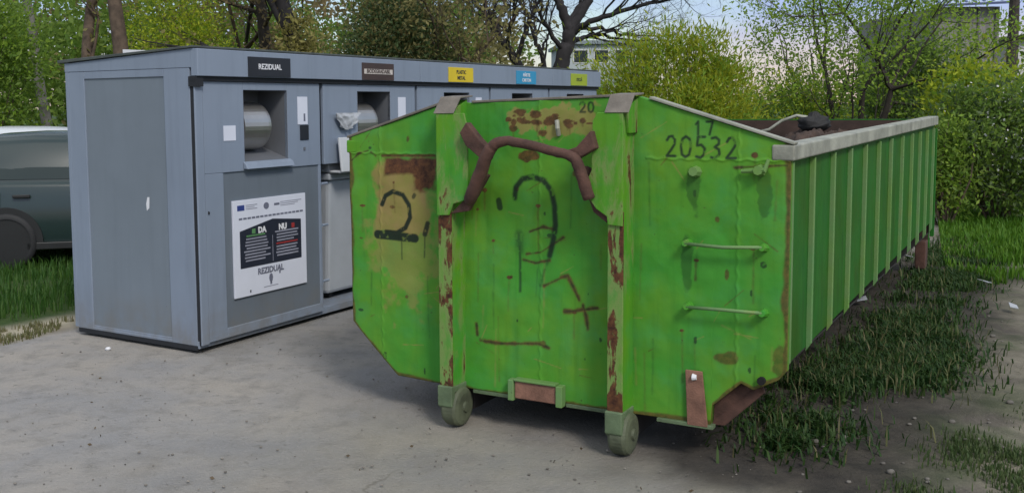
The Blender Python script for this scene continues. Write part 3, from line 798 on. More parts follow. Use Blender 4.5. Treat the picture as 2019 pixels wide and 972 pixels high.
# poster on the first door
P = MB().box(.342, 1.162, -.006, .0108, .342, 1.062).build('poster', M['poster'], DOORS[0], .002)
y = -.0075
def ink(x0, x1, z0, z1, m, dy=0): return (x0, x1, y-dy, -.0062, z0, z1, m)
pr = MB(); mats = [M['ink_blue'], M['ink_grey'], M['ink_mid'], M['ink'], M['ink_red'], M['ink_green']]
def ib(x0, x1, z0, z1, mi, dy=0): pr.box(x0, x1, y-dy, -.0055, z0, z1, mi)
ib(.385, .46, .985, 1.025, 0)
for i in range(3): ib(.475, .60 - .03*(i % 2), 1.018-i*.014, 1.023-i*.014, 1)
pr.prism([(.70+.03*math.cos(a), 1.00+.026*math.sin(a)) for a in np.linspace(0, 2*math.pi, 15)[:-1]], y, -.0055, 2)
ib(.79, .85, .995, 1.012, 2)
for i in range(3): ib(.86, 1.11 - .04*i, 1.014-i*.014, 1.019-i*.014, 1)
for i in range(16): ib(.40+i*.046, .436+i*.046, .917, .931, 2)
pr.prism([(.405, .555), (1.10, .555), (1.10, .862), (.77, .895), (.405, .832)], y, -.0055, 3)
rng = random.Random(2)
for i in range(9):
    z = .785 - i*.023
    for xa, xb in ((.445, .735), (.79, 1.07)):
        ib(xa + rng.uniform(0, .03), xb - rng.uniform(0, .06), z, z+.011, 5 if (i == 0 and xa < .6) else (4 if i == 4 and xa > .6 else 1), .0012)
ib(.535, .572, .803, .840, 5, .0012); ib(.985, 1.02, .803, .840, 4, .0012)
ib(.76, .764, .57, .77, 1, .0012)
pr.prism([(.735+.022*math.cos(a), .445+.035*math.sin(a)) for a in np.linspace(0, 2*math.pi, 9)[:-1]], y, -.0055, 2)
ib(.725, .745, .395, .42, 2); ib(.655, .815, .380, .386, 1); ib(.50, .512, .365, .385, 3)
ib(.83, .845, .465, .492, 2)
pr.build('poster_print', mats, P)
text_mesh('DA', .062, M['white'], P, .645, .822, y-.0018, .003); text_mesh('NU', .062, M['white'], P, .88, .822, y-.0018, .003)
text_mesh('REZIDUAL', .064, M['ink_mid'], P, .735, .508, y-.0004, .002)

# white sheet left lying on the kiosk roof
wl_ = KM @ Vector((0.01, .72, 2.143))
b = MB(); b.add([(0, 0, 0), (.20, .02, 0), (.20, .20, 0), (0, .18, 0), (0, .0, .028), (.19, .02, .010), (.19, .20, .010), (0, .18, .028)], [(0,3,2,1),(4,5,6,7),(0,1,5,4),(1,2,6,5),(2,3,7,6),(3,0,4,7)])
o = b.build('foam_sheet', M['white']); o.location = wl_; o.rotation_euler = (0, R(-2), R(-30)); tag(o, 'scrap of white foam sheet lying on the kiosk roof', 'foam sheet')

# wheeled bin standing inside the open second bay
bx = 1.585
BIN = empty('wheelie_bin', KM @ Vector((bx+.52, .56, .09)), KR, 'grey plastic wheeled bin standing in the open second bay of the kiosk', 'bin')
def ringbox(b, z0, a0, b0, z1, a1, b1, mi=0):
    b.add([(-a0,-b0,z0),(a0,-b0,z0),(a0,b0,z0),(-a0,b0,z0),(-a1,-b1,z1),(a1,-b1,z1),(a1,b1,z1),(-a1,b1,z1)], [(0,3,2,1),(4,5,6,7),(0,1,5,4),(1,2,6,5),(2,3,7,6),(3,0,4,7)], mi)
b = MB(); ringbox(b, .05, .42, .36, 1.04, .52, .47); body = b.build('bin_body', M['bin'], BIN, .03)
b = MB(); ringbox(b, 1.0405, .545, .495, 1.095, .55, .50); b.build('rim', M['bin'], body, .012)
b = MB(); b.prism_x([(-.49, 1.10), (.49, 1.10), (.49, 1.20), (.2, 1.30), (-.2, 1.30), (-.47, 1.18)], -.53, .53); b.build('lid', M['lid'], BIN, .02)
for sx in (-.33, .33):
    for sy in (-.28, .28):
        w = MB(); w.lathe_x([(-.02, .045), (.02, .045)], sx, sy, .046, 16); w.build('wheel', M['black'], BIN)
# white plastic film snagged on the second bay's panel
def film(x0, x1, z0, z1, seed, label):
    n = 16
    U_, Z_ = np.meshgrid(np.linspace(0, 1, n), np.linspace(0, 1, n))
    Y_ = -.018 - .045*fbm(U_*3.1, Z_*3.1, seed) - .02*np.sin(U_*9 + Z_*5)**2
    zz = z0 + (z1-z0)*(Z_ + (1-Z_)*.0 - .35*(1-Z_)*np.abs(U_-.55)*-1*(seed % 2))
    xx = x0 + (x1-x0)*(U_*(.45 + .55*Z_) + .25*(1-Z_))
    V = np.stack([xx, Y_, zz], -1).reshape(-1, 3); V2 = V.copy(); V2[:, 1] += .006
    i = (np.arange(n-1)[:, None]*n + np.arange(n-1)[None]).ravel(); F = np.stack([i, i+1, i+n+1, i+n], 1)
    o = np_mesh('plastic_film', np.concatenate([V, V2]), np.concatenate([F, F[:, ::-1] + n*n]), M['film'], smooth=True)
    o.location = K_LOC; o.rotation_euler = (0, 0, KR)
    tag(o, label, 'plastic film')
film(1.52, 1.86, 1.545, 1.69, 3, 'crumpled white plastic film hanging beside the second hatch')
# the bin's front flap, folded up and leaning out against the panel above
b = MB(); b.prism_x([(-.648, 1.115), (-.628, 1.115), (-.600, 1.395), (-.622, 1.400)], -.56, .50); b.prism_x([(-.630, 1.105), (-.51, 1.105), (-.51, 1.125), (-.630, 1.125)], -.55, .49)
b.build('lid_flap', M['lid'], BIN, .006)

# ================================================================== cars behind the kiosk
M['car_silver'] = NT('silver green car paint'); t = M['car_silver']; t.base((.020, .036, .036)); t.metal(.0); t.rough(.2); t.b.inputs['Specular IOR Level'].default_value = .6; M['car_silver'] = t.m
t = NT('pale car paint'); t.base((.55, .58, .60)); t.metal(.2); t.rough(.3); M['car_pale'] = t.m
t = NT('tinted car glass'); t.base((.015, .028, .028)); t.rough(.04); t.b.inputs['Specular IOR Level'].default_value = .4; M['car_glass'] = t.m
M['trim'] = simple('black car trim', (.010, .011, .012), .5)
M['alloy'] = simple('grey wheel rim', (.25, .26, .27), .35, .7)
def make_car(loc, rz, paint, label):
    root = empty('parked_car', loc, rz, label, 'car', 'cars parked behind the kiosk')
    def loft(st, sec, mi=0):
        b = MB(); rows = [sec(*q) for q in st]; n = len(rows[0])
        for r in rows: b.v += r
        for i in range(len(rows)-1):
            for j in range(n-1):
                b.f.append((i*n+j, i*n+j+1, (i+1)*n+j+1, (i+1)*n+j)); b.m.append(mi)
        b.f.append(tuple(range(n-1, -1, -1))); b.m.append(mi); b.f.append(tuple((len(rows)-1)*n+j for j in range(n))); b.m.append(mi)
        return b
    def lower(x, zb, zt, w):
        h = [(w*.93, zb), (w*.985, zb+.16), (w, zb+.45*(zt-zb)), (w*.99, zb+.62*(zt-zb)), (w*.955, zt-.07), (w*.93, zt-.015), (w*.86, zt), (w*.4, zt+.025)]
        return [(x, -a, z) for a, z in h] + [(x, a, z) for a, z in h[::-1]]
    body = loft([(.0,.36,.74,.70), (.06,.28,.90,.79), (.30,.24,.97,.85), (.8,.22,.975,.87), (1.6,.21,.965,.875), (2.5,.21,.95,.875), (3.05,.22,.93,.86), (3.6,.24,.85,.83), (4.0,.27,.74,.75), (4.16,.32,.64,.64), (4.2,.38,.58,.56)], lower).build('body', paint, root, smooth=True)
    def roof(x, zr, zb):
        k = min(1, (zr-zb)/.4)
        h = [(.80, zb-.03), (.80-.12*k, zb+(zr-zb)*.78), (.62, zr-.045*k), (.52, zr), (.2, zr+.012)]
        return [(x, -a, z) for a, z in h] + [(x, a, z) for a, z in h[::-1]]
    RS = [(.03,1.0,.95), (.12,1.25,.965), (.30,1.40,.97), (.70,1.465,.97), (1.1,1.485,.965), (1.7,1.475,.955), (2.2,1.44,.95), (2.55,1.34,.94), (3.1,.99,.93)]
    loft(RS, roof).build('roof', paint, body, smooth=True)
    def side(x, tt):
        xs_ = [r[0] for r in RS]; zr = np.interp(x, xs_, [r[1] for r in RS]); zb = np.interp(x, xs_, [r[2] for r in RS]); k = min(1, (zr-zb)/.4)
        return .80 - .12*k*tt/.78, zb - .03 + tt*((zb+(zr-zb)*.78) - (zb-.03)) / .78 * .78
    def win(x0, x1, s, t0=.12, t1=1.):
        b = MB(); xs_ = np.linspace(x0, x1, 9)
        for q in xs_:
            for tt in (t0, t1):
                yy, zz = side(q, tt*.96); b.v.append((q, s*(yy+.014), zz))
        for i in range(8):
            f = (2*i, 2*i+2, 2*i+3, 2*i+1); b.f.append(f if s < 0 else f[::-1]); b.m.append(0)
        return b
    for s in (-1, 1):
        for x0, x1 in ((.26, .60), (.66, 1.50), (1.58, 2.55)):
            win(x0, x1, s).build('window', M['car_glass'], body)
        for xh in (.98, 2.0):
            MB().box(xh-.1, xh+.08, s*.885-.012, s*.885+.012, .79, .825).build('door_handle', M['trim'], body, .006)
        for xd in (.74, 1.54, 2.62):
            MB().box(xd-.004, xd+.004, s*.873-.004, s*.873+.0045, .36, .86).build('door_gap', M['trim'], body)
        MB().box(1.0, 2.9, s*.855-.03, s*.855+.02, .22, .30).build('sill', M['trim'], body, .01)
        for xw in (.80, 3.38):
            a = [(xw + .375*math.cos(q), .315 + .375*math.sin(q)) for q in np.linspace(-.25, math.pi+.25, 20)]
            MB().prism(a, s*.862-.02, s*.862+.016).build('wheel_arch', M['trim'], body)
            w = MB()
            n = 28
            for k, (dy, r) in enumerate([(-.1, .25), (-.1, .30), (-.07, .315), (.07, .315), (.1, .30), (.1, .25)]):
                for j in range(n):
                    q = 2*math.pi*j/n; w.v.append((xw + r*math.cos(q), s*.80 + dy, .315 + r*math.sin(q)))
            for k in range(5):
                for j in range(n):
                    w.f.append((k*n+j, k*n+(j+1) % n, (k+1)*n+(j+1) % n, (k+1)*n+j)); w.m.append(0)
            wh = w.build('wheel', M['black'], root, smooth=True)
            r_ = MB(); ring = [(xw + .25*math.cos(q), .315 + .25*math.sin(q)) for q in np.linspace(0, 2*math.pi, 25)[:-1]]
            r_.prism(ring, s*.80-.085, s*.80+.085); r_.build('rim', M['trim'], wh)
    b = MB(); b.add([(.035, -.66, 1.03), (.035, .66, 1.03), (.125, .58, 1.28), (.125, -.58, 1.28)], [(0, 3, 2, 1)]); b.build('rear_window', M['car_glass'], body)
    b = MB(); b.add([(3.09, -.66, 1.015), (3.09, .66, 1.015), (2.58, .57, 1.345), (2.58, -.57, 1.345)], [(0, 1, 2, 3)]); b.build('windscreen', M['car_glass'], body)
    for s in (-1, 1):
        MB().box(-.005, .10, s*.70-.09, s*.70+.07, .70, .90).build('tail_light', M['ink_red'], body, .02)
        MB().box(3.98, 4.12, s*.56-.10, s*.56+.10, .60, .70).build('headlight', M['steel'], body, .03)
    return root
make_car((-5.72, 10.75+.85, 0), R(13), M['car_silver'], 'silver-green hatchback parked on the grass right behind the kiosk')
make_car((-7.75, 15.4, 0), R(6), M['car_pale'], 'pale car parked farther back, only its roof showing over the silver-green car')

# ================================================================== vegetation
def leaves(name, pts, size, mat, parent, rng, aspect=.5, up=0., out=None):
    n = len(pts)
    d = rng.normal(size=(n, 3)); d[:, 2] += up
    if out is not None: d += out
    d /= np.linalg.norm(d, axis=1)[:, None]
    q = np.cross(d, rng.normal(size=(n, 3))); q /= np.linalg.norm(q, axis=1)[:, None] + 1e-9
    L = (size * rng.uniform(.6, 1.35, n))[:, None]
    V = np.stack([pts, pts + d*L*.5 + q*L*aspect*.5, pts + d*L, pts + d*L*.5 - q*L*aspect*.5], 1).reshape(-1, 3)
    F = np.arange(n)[:, None]*4 + np.array([0, 1, 2, 3])
    return np_mesh(name, V, F, mat, parent)

class Grow:
    def __init__(s, seed, spread=.6, up=.25, wob=.18, ratio=.68, kids=(2, 3), side=True):
        s.r = random.Random(seed); s.mb = MB(); s.tips = []; s.spread, s.up, s.wob, s.ratio, s.kids, s.side = spread, up, wob, ratio, kids, side
    def vec(s): return Vector((s.r.gauss(0, 1), s.r.gauss(0, 1), s.r.gauss(0, 1)))
    def go(s, p, d, L, r, depth, leafdepth=2):
        d = d.normalized(); k = 5 if r > .02 else 4; pts = [p.copy()]; rs = [r]
        for i in range(k):
            d = (d + s.vec()*s.wob*.5 + Vector((0, 0, s.up*.12))).normalized()
            p = p + d*(L/k); pts.append(p.copy()); rs.append(r*(1 - .38*(i+1)/k) if depth else r*(1-.8*(i+1)/k))
        s.mb.tube(pts, rs, 8 if r > .06 else (5 if r > .015 else 3), caps=False)
        if depth <= leafdepth: s.tips += [(q, d.copy()) for q in pts[1:]]
        if depth == 0: return
        for c in range(s.r.randint(*s.kids)):
            nd = (d + s.vec()*s.spread).normalized(); nd.z += s.up*.5
            s.go(p, nd, L*s.ratio*s.r.uniform(.75, 1.2), rs[-1]*s.r.uniform(.6, .85), depth-1, leafdepth)
        if s.side:
            for c in range(2):
                q = pts[s.r.randint(2, k)]
                nd = (d + s.vec()*s.spread*1.4).normalized()
                s.go(q, nd, L*s.ratio*s.r.uniform(.6, 1.), rs[-1]*s.r.uniform(.4, .6), max(0, depth-2), leafdepth)

def bark(name, c): return simple(name, c, .9, 0, .4, 7, .5)
M['bark'] = bark('dark bark', (.045, .036, .030)); M['bark_grey'] = bark('grey bark', (.13, .125, .11)); M['bark_brown'] = bark('brown bark', (.085, .060, .042))
M['bark_black'] = bark('wet black bark', (.022, .020, .022))
LM = {}
LM['fresh'] = leaf_mat('fresh green leaves', (0.18, 0.32, 0.03), (0.34, 0.46, 0.06), .5)
LM['mid'] = leaf_mat('mid green leaves', (0.12, 0.22, 0.034), (0.23, 0.33, 0.06), .5)
LM['deep'] = leaf_mat('deep green leaves', (0.07, 0.115, 0.048), (0.14, 0.2, 0.075), .5)
LM['yellow'] = leaf_mat('yellow green leaves', (0.24, 0.3, 0.012), (0.4, 0.42, 0.04), .5)
LM['willow'] = leaf_mat('willow leaves', (.40,.49,.03), (.56,.62,.06), .5)
LM['olive'] = leaf_mat('olive spring leaves', (0.18, 0.17, 0.06), (0.32, 0.28, 0.11), .5)
LM['brown'] = leaf_mat('brown old leaves', (0.2, 0.15, 0.075), (0.34, 0.26, 0.13), .5)
LM['ivy'] = leaf_mat('pale yellow ivy', (.26, .24, .06), (.36, .33, .12))
LM['flower'] = leaf_mat('white blossom', (.62, .62, .58), (.75, .74, .70), .2)
TG = 'trees and bushes behind the containers'

def cloud(rng, c, rad, n, clumps, cs=.3, hollow=.55):
    """points bunched in clumps spread through an uneven crown"""
    th = rng.normal(size=(clumps, 3)); th /= np.linalg.norm(th, axis=1)[:, None]
    rr = rng.uniform(hollow**3, 1, clumps)**(1/3) * rng.uniform(.7, 1.15, clumps)
    cc = np.array(c) + th*rr[:, None]*np.array(rad)
    k = rng.randint(0, clumps, n); s = rng.uniform(.5, 1.3, clumps)[k]
    return cc[k] + rng.normal(size=(n, 3))*(cs*s)[:, None]*np.array([1, 1, .75])

def tree(name, px, Y, h, label, cat='tree', leaf='mid', n=6000, size=.12, r=.12, lean=(0, 0), seed=1, trunk_h=None, depth=4, bark_='bark', jit=.18, spread=.6, up=.3, ratio=.68, stems=1, kids=(2, 3), extra=None, aspect=.5, upl=0., leafdepth=2, wob=.18):
    base = at(px, 300, Y); base.z = 0
    root = empty(name, base, 0, label, cat)
    g = Grow(seed, spread, up, wob, ratio, kids); rng = np.random.RandomState(seed)
    L0 = trunk_h or h*.38
    for k in range(stems):
        a = 2*math.pi*k/stems + seed
        d = Vector((lean[0], lean[1], 1)) + (Vector((math.cos(a), math.sin(a), 0))*.42 if stems > 1 else Vector())
        g.go(Vector((math.cos(a)*.05*(stems > 1), math.sin(a)*.05*(stems > 1), -.05)), d, L0, r, depth, leafdepth)
    tr = g.mb.build('trunk' if stems == 1 else 'stems', M[bark_], root, smooth=True)
    if n:
        T = np.array([tuple(q) for q, _ in g.tips]); D = np.array([tuple(d) for _, d in g.tips])
        k = rng.randint(0, len(T), n)
        pts = T[k] + rng.normal(size=(n, 3))*jit*rng.uniform(.3, 1.3, n)[:, None]
        leaves('crown', pts, size, LM[leaf], root, rng, aspect, upl, D[k]*.6)
    if extra: extra(root, rng, g)
    return root

def bush(name, px, py0, py1, wpx, Y, label, leaf='yellow', n=9000, size=.09, seed=1, clumps=90, cs=.28, cat='bush', up=.3, aspect=.4, flowers=0, z0=None, dy=None, second=None, bark_='bark_brown'):
    """py0..py1 top and bottom of the crown, wpx its width in the photo"""
    top, bot = at(px, py0, Y).z, (at(px, py1, Y).z if z0 is None else z0)
    w = wpx/FPX*Y/2; base = at(px, 300, Y); base.z = 0
    root = empty(name, base, 0, label, cat); rng = np.random.RandomState(seed)
    c = (0, 0, (top+bot)/2); rad = (w, dy or w*.8, (top-bot)/2)
    pts = cloud(rng, c, rad, n, clumps, cs); pts = pts[pts[:, 2] > .03]
    if second:
        k = len(pts)*2//3
        out = (pts - np.array(c))*.5
        leaves('crown', pts[:k], size, LM[leaf], root, rng, aspect, up, out[:k]); leaves('crown', pts[k:], size, LM[second], root, rng, aspect, up, out[k:])
    else: leaves('crown', pts, size, LM[leaf], root, rng, aspect, up, (pts - np.array(c))*.5)
    s = MB(); r = random.Random(seed)
    for k in range(14):
        q = pts[r.randrange(len(pts))]
        a = Vector((q[0]*.15, q[1]*.15, -.03)); b = Vector(q)
        m = a.lerp(b, .5) + Vector((r.uniform(-.1, .1), r.uniform(-.1, .1), .1))
        s.tube([a, m, b], [.022, .014, .006], 5, caps=False)
    s.build('stems', M[bark_], root, smooth=True)
    if flowers:
        p2 = pts[rng.randint(0, len(pts), flowers)] + rng.normal(size=(flowers, 3))*.05
        leaves('blossom', p2, size*.42, LM['flower'], root, rng, .9)
    return root

# --- left: bushes and trunks behind the parked cars
bush('leafy_bush', -45, -60, 330, 260, 18.5, 'tall fresh green leafy bush at the left edge with white blossom at its top', 'mid', 24000, .09, 3, 130, .30, second='fresh', flowers=200)
tree('slender_tree', 108, 21, 8, 'slender pale grey trunk between the blossoming bush and the kiosk', leaf='olive', n=900, size=.13, r=.13, seed=5, trunk_h=5.2, depth=3, bark_='bark_grey', up=.5, wob=.08)
tree('leaning_tree', 158, 23, 9, 'dark forked trunk behind the rear corner of the kiosk roof', leaf='olive', n=1500, size=.13, r=.19, lean=(-.05, 0), seed=8, trunk_h=4.2, depth=3, bark_='bark_brown', wob=.12)
tree('thick_tree', 258, 23, 9, 'thick straight grey-brown trunk left of the bright yellow-green bush', leaf='olive', n=900, size=.13, r=.23, seed=12, trunk_h=5.4, depth=3, bark_='bark_brown', wob=.07)
bush('spring_bush', 350, -20, 250, 190, 25, 'bright yellow-green young bush rising behind the kiosk roof', 'willow', 15000, .09, 21, 100, .30, second='fresh', up=-.2)
tree('brown_tree', 475, 27, 10, 'brown thicketed tree with old leaves behind the black kiosk sign', leaf='brown', n=5000, size=.14, r=.14, seed=14, trunk_h=3.2, depth=4, bark_='bark_brown', jit=.35)
tree('ivy_tree', 545, 26, 10, 'dark upright trunk with brown ivy left of the pale yellow climber', leaf='brown', n=3200, size=.13, r=.20, seed=17, trunk_h=5.2, depth=3, bark_='bark', jit=.3, wob=.07)
bush('climber_bush', 600, 10, 240, 70, 24.5, 'narrow column of pale yellow climbing leaves', 'ivy', 2600, .14, 25, 40, .22, second='olive')
tree('dark_tree', 668, 25, 10, 'leaning black-barked trunk beside a small gap of sky', leaf='olive', n=900, size=.13, r=.26, lean=(-.30, 0), seed=19, trunk_h=5.6, depth=3, bark_='bark_black', wob=.06)
bush('evergreen_bush', 790, -50, 260, 190, 21, 'big deep green bushy tree behind the brown kiosk sign', 'deep', 22000, .09, 31, 130, .32, second='olive', bark_='bark')
tree('olive_tree', 885, 22, 8, 'dull olive tree with fine twigs behind the yellow kiosk sign', leaf='olive', n=7000, size=.10, r=.13, seed=33, trunk_h=2.0, depth=5, bark_='bark_brown', jit=.32, up=.35, stems=2)
# --- centre: bare trees against the sky
def limb_tree(px, Y, label, limbs, seed, bark_='bark_black'):
    """bare tree: limbs given as (r0, r1, [(px, py, depth offset) ...]), twigs grown from them"""
    base = at(px, 300, Y); base.z = 0; root = empty('bare_tree', base, 0, label, 'tree')
    g = Grow(seed, .75, .12, .26, .70, (2, 3)); rr = random.Random(seed)
    for r0, r1, pts, tw in limbs:
        P = [at(x, y, Y) + Vector((0, dy, 0)) - base for x, y, dy in pts]
        if pts[0][1] > 290: P[0].z = -.1
        Q = []
        for a, b in zip(P[:-1], P[1:]):
            for q in range(4): Q.append(a.lerp(b, q/4) + Vector((rr.gauss(0, .02), rr.gauss(0, .02), rr.gauss(0, .02))))
        Q.append(P[-1]); n = len(Q)
        g.mb.tube(Q, [r0 + (r1-r0)*k/(n-1) for k in range(n)], 8, caps=False)
        for k in range(tw):
            q = rr.randrange(n//3, n); d = (Q[min(q+1, n-1)] - Q[max(q-1, 0)]).normalized()
            d = (d + g.vec()*.6 + Vector((0, 0, .25))).normalized(); rad = r0 + (r1-r0)*q/(n-1)
            g.go(Q[q], d, rr.uniform(.6, 1.2), max(.014, rad*.5), 4)
        g.go(Q[-1], (Q[-1]-Q[-2]), .9, r1*.9, 4)
    g.mb.build('trunk', M[bark_], root, smooth=True)
limb_tree(1092, 23, 'big bare black tree with spreading branches against the sky', [
    (.19, .15, [(1090, 400, 0), (1100, 160, 0), (1118, 90, 0), (1124, 62, 0)], 0),
    (.13, .07, [(1124, 62, 0), (1112, 30, 0), (1100, 0, .1), (1085, -60, .2)], 5),
    (.11, .06, [(1124, 60, 0), (1140, 25, .2), (1162, -5, .4), (1200, -60, .6)], 6),
    (.08, .035, [(1124, 66, 0), (1160, 45, -.3), (1210, 30, -.5), (1285, 12, -.8)], 9),
    (.06, .025, [(1128, 58, 0), (1170, 52, .5), (1215, 55, .9), (1250, 62, 1.2)], 7),
    (.07, .03, [(1118, 92, 0), (1150, 74, .4), (1180, 62, .8), (1230, 70, 1.1)], 7),
    (.06, .025, [(1112, 100, 0), (1080, 66, -.3), (1062, 40, -.5), (1058, 0, -.8)], 6)], 42)
limb_tree(1030, 26, 'smaller bare forked tree left of the big bare black tree', [
    (.13, .09, [(1034, 400, 0), (1036, 150, 0), (1016, 118, 0), (1002, 95, 0)], 0),
    (.085, .035, [(1002, 95, 0), (985, 65, .2), (972, 30, .4), (950, -10, .5)], 9),
    (.075, .03, [(1016, 118, 0), (1032, 80, -.2), (1040, 45, -.3), (1062, 0, -.4)], 8),
    (.06, .025, [(1002, 95, 0), (1000, 60, -.5), (1012, 30, -.8), (1010, -20, -1)], 7)], 47)
limb_tree(1068, 27, 'thin bare dark stem between the two bare trees', [
    (.085, .05, [(1082, 400, 0), (1075, 140, 0), (1066, 100, 0), (1052, 70, 0)], 2),
    (.05, .02, [(1052, 70, 0), (1056, 40, .2), (1046, 0, .4)], 8), (.04, .02, [(1066, 100, 0), (1085, 70, .3), (1090, 30, .4)], 6)], 51)
tree('bare_tree', 965, 28, 9, 'thin bare brownish tree at the edge of the olive tree', leaf='olive', n=500, size=.1, r=.09, seed=53, trunk_h=2.6, depth=5, bark_='bark_brown', spread=.5, up=.2, ratio=.74, wob=.2)
# --- right: the yellow-green bush, the many-stemmed tree, shrubs along the lawn
bush('golden_bush', 1332, 62, 330, 290, 16.5, 'large yellow-green feathery bush behind the hook end of the green container', 'yellow', 24000, .11, 61, 150, .26, up=1.1, aspect=.22, second='fresh')
tree('many_stemmed_tree', 1690, 19, 7, 'many-stemmed airy green tree behind the far end of the green container', leaf='fresh', n=26000, size=.075, r=.075, seed=71, trunk_h=2.1, depth=5, bark_='bark', jit=.20, spread=.55, up=.22, ratio=.72, stems=5)
bush('undergrowth_bush', 1800, 90, 330, 190, 20.5, 'dense mid green bush between the many-stemmed tree and the shed wall', 'mid', 17000, .085, 75, 110, .30, second='deep')
bush('low_bush', 1560, 150, 330, 260, 19.5, 'low green and yellow bush under the many-stemmed tree', 'mid', 13000, .08, 77, 90, .26, second='willow')
bush('flowering_shrub', 1965, 150, 420, 260, 14.6, 'dark green shrub dotted with white flowers at the right edge', 'mid', 13000, .085, 81, 80, .17, second='deep', flowers=700)
bush('sunny_shrub', 1950, 135, 260, 250, 17, 'yellow-green shrub top below the grey shed wall', 'willow', 7000, .10, 85, 70, .24, second='fresh')
bush('corner_shrub', 1868, 230, 430, 70, 14.2, 'small green shrub at the far corner of the green container', 'mid', 3500, .08, 88, 40, .16, second='fresh')

# --- far wood that closes the view behind everything
rng = np.random.RandomState(90)
P, Q = [], []
for k in range(230):
    px = rng.uniform(-700, 960) if k < 190 else rng.uniform(1640, 2900)
    Y = rng.uniform(31, 44); b = at(px, 300, Y); h = rng.uniform(4.5, 9.5) if px < 960 else rng.uniform(3, 4.6)
    n = 420
    P.append(np.array([b.x, b.y, h*.55]) + rng.normal(size=(n, 3))*np.array([1.1, .9, h*.24]))
P = np.concatenate(P); P = P[P[:, 2] > 0]
w1 = leaves('distant_wood', P, .24, LM['olive'], None, rng, .55)
w1.data.materials.append(LM['mid']); w1.data.materials.append(LM['brown'])
mi = (fbm(P[:, 0]*.35, P[:, 2]*.3, 6)*3.6 - .4).clip(0, 2).astype(np.int32); w1.data.polygons.foreach_set('material_index', mi)
tag(w1, 'far olive and brown spring wood closing the view', 'wood', kind='stuff')

# ================================================================== buildings
def shed():
    A = at(1838, 200, 33); B = at(1966, 200, 33); zt = at(1900, 14, 33).z
    root = empty('shed_building', (A.x, 33, 0), 0, 'grey corrugated shed with a blue-edged roof behind the shrubs at upper right', 'shed')
    Wd = B.x - A.x; b = MB()
    n = int(Wd/.11); pts = []
    for i in range(n+1):
        x = Wd*i/n; pts.append((x, (.0, .0, .05, .05)[i % 4]))
    for i in range(n):
        (x0, y0), (x1, y1) = pts[i], pts[i+1]
        b.add([(x0, y0, 0), (x1, y1, 0), (x1, y1, zt), (x0, y0, zt)], [(0, 1, 2, 3)])
    b.box(0, Wd, .1, 6, 0, zt-.02)
    w = b.build('wall', simple('grey beige cladding', (.21, .20, .19), .7, 0, .2, .8), root)
    for fx in (.40, .66, .93): MB().box(Wd*fx-.03, Wd*fx+.03, -.05, -.004, 0, zt-.03).build('cover_strip', simple('dark cover strip', (.10, .10, .10), .7), root)
    r = MB(); zr = zt + .75
    r.add([(-.3, -.35, zt), (Wd+.15, -.35, zt+.10), (Wd+.15, 3.2, zr+.9), (-.3, 3.2, zr+.8), (-.3, -.35, zt+.06), (Wd+.15, -.35, zt+.16), (Wd+.15, 3.2, zr+.96), (-.3, 3.2, zr+.86)],
          [(0,3,2,1),(4,5,6,7),(0,1,5,4),(1,2,6,5),(2,3,7,6),(3,0,4,7)])
    rf = r.build('roof', simple('pale blue roof sheet', (.42, .50, .66), .45, 0, .1, 2), root)
    for i in range(1, 9):
        x = -.3 + (Wd+.45)*i/9
        MB().add([(x-.03, -.36, zt+.07+.1*i/9), (x+.03, -.36, zt+.07+.1*i/9), (x+.03, 3.2, zr+.88+.1*i/9), (x-.03, 3.2, zr+.88+.1*i/9), (x-.03, -.36, zt+.11+.1*i/9), (x+.03, -.36, zt+.11+.1*i/9), (x+.03, 3.2, zr+.92+.1*i/9), (x-.03, 3.2, zr+.92+.1*i/9)],
                 [(0,3,2,1),(4,5,6,7),(0,1,5,4),(1,2,6,5),(2,3,7,6),(3,0,4,7)]).build('roof_seam', simple('roof seam', (.12, .17, .32), .5), rf)
    MB().add([(-.32, -.42, zt-.04), (Wd+.17, -.42, zt+.06), (Wd+.17, -.36, zt+.06), (-.32, -.36, zt-.04), (-.32, -.42, zt+.03), (Wd+.17, -.42, zt+.13), (Wd+.17, -.36, zt+.13), (-.32, -.36, zt+.03)],
             [(0,3,2,1),(4,5,6,7),(0,1,5,4),(1,2,6,5),(2,3,7,6),(3,0,4,7)]).build('gutter', simple('blue gutter', (.05, .07, .17), .5), root)
shed()
pb = at(1988, 300, 30)
b = MB(); b.tube([(0, 0, -.1), (0, 0, 3), (.02, 0, 7)], [.16, .15, .12], 10); 
o = b.build('utility_pole', M['bark']); o.location = (pb.x, pb.y, 0); tag(o, 'dark wooden utility pole right of the grey shed', 'pole')
wb = at(2000, 300, 36); zt = at(2000, 40, 36).z
ob = empty('white_building', (wb.x, 36, 0), 0, 'whitewashed building behind the utility pole at the right edge', 'building')
MB().box(0, 9, 0, 7, 0, 3.9).build('wall', simple('whitewash', (.55, .55, .56), .8, 0, .1, 1), ob)
MB().prism([(-.2, 3.9), (9.2, 3.9), (9.2, 4.02), (-.2, 4.02)], -.3, 7.3).build('roof', M['roof'], ob)
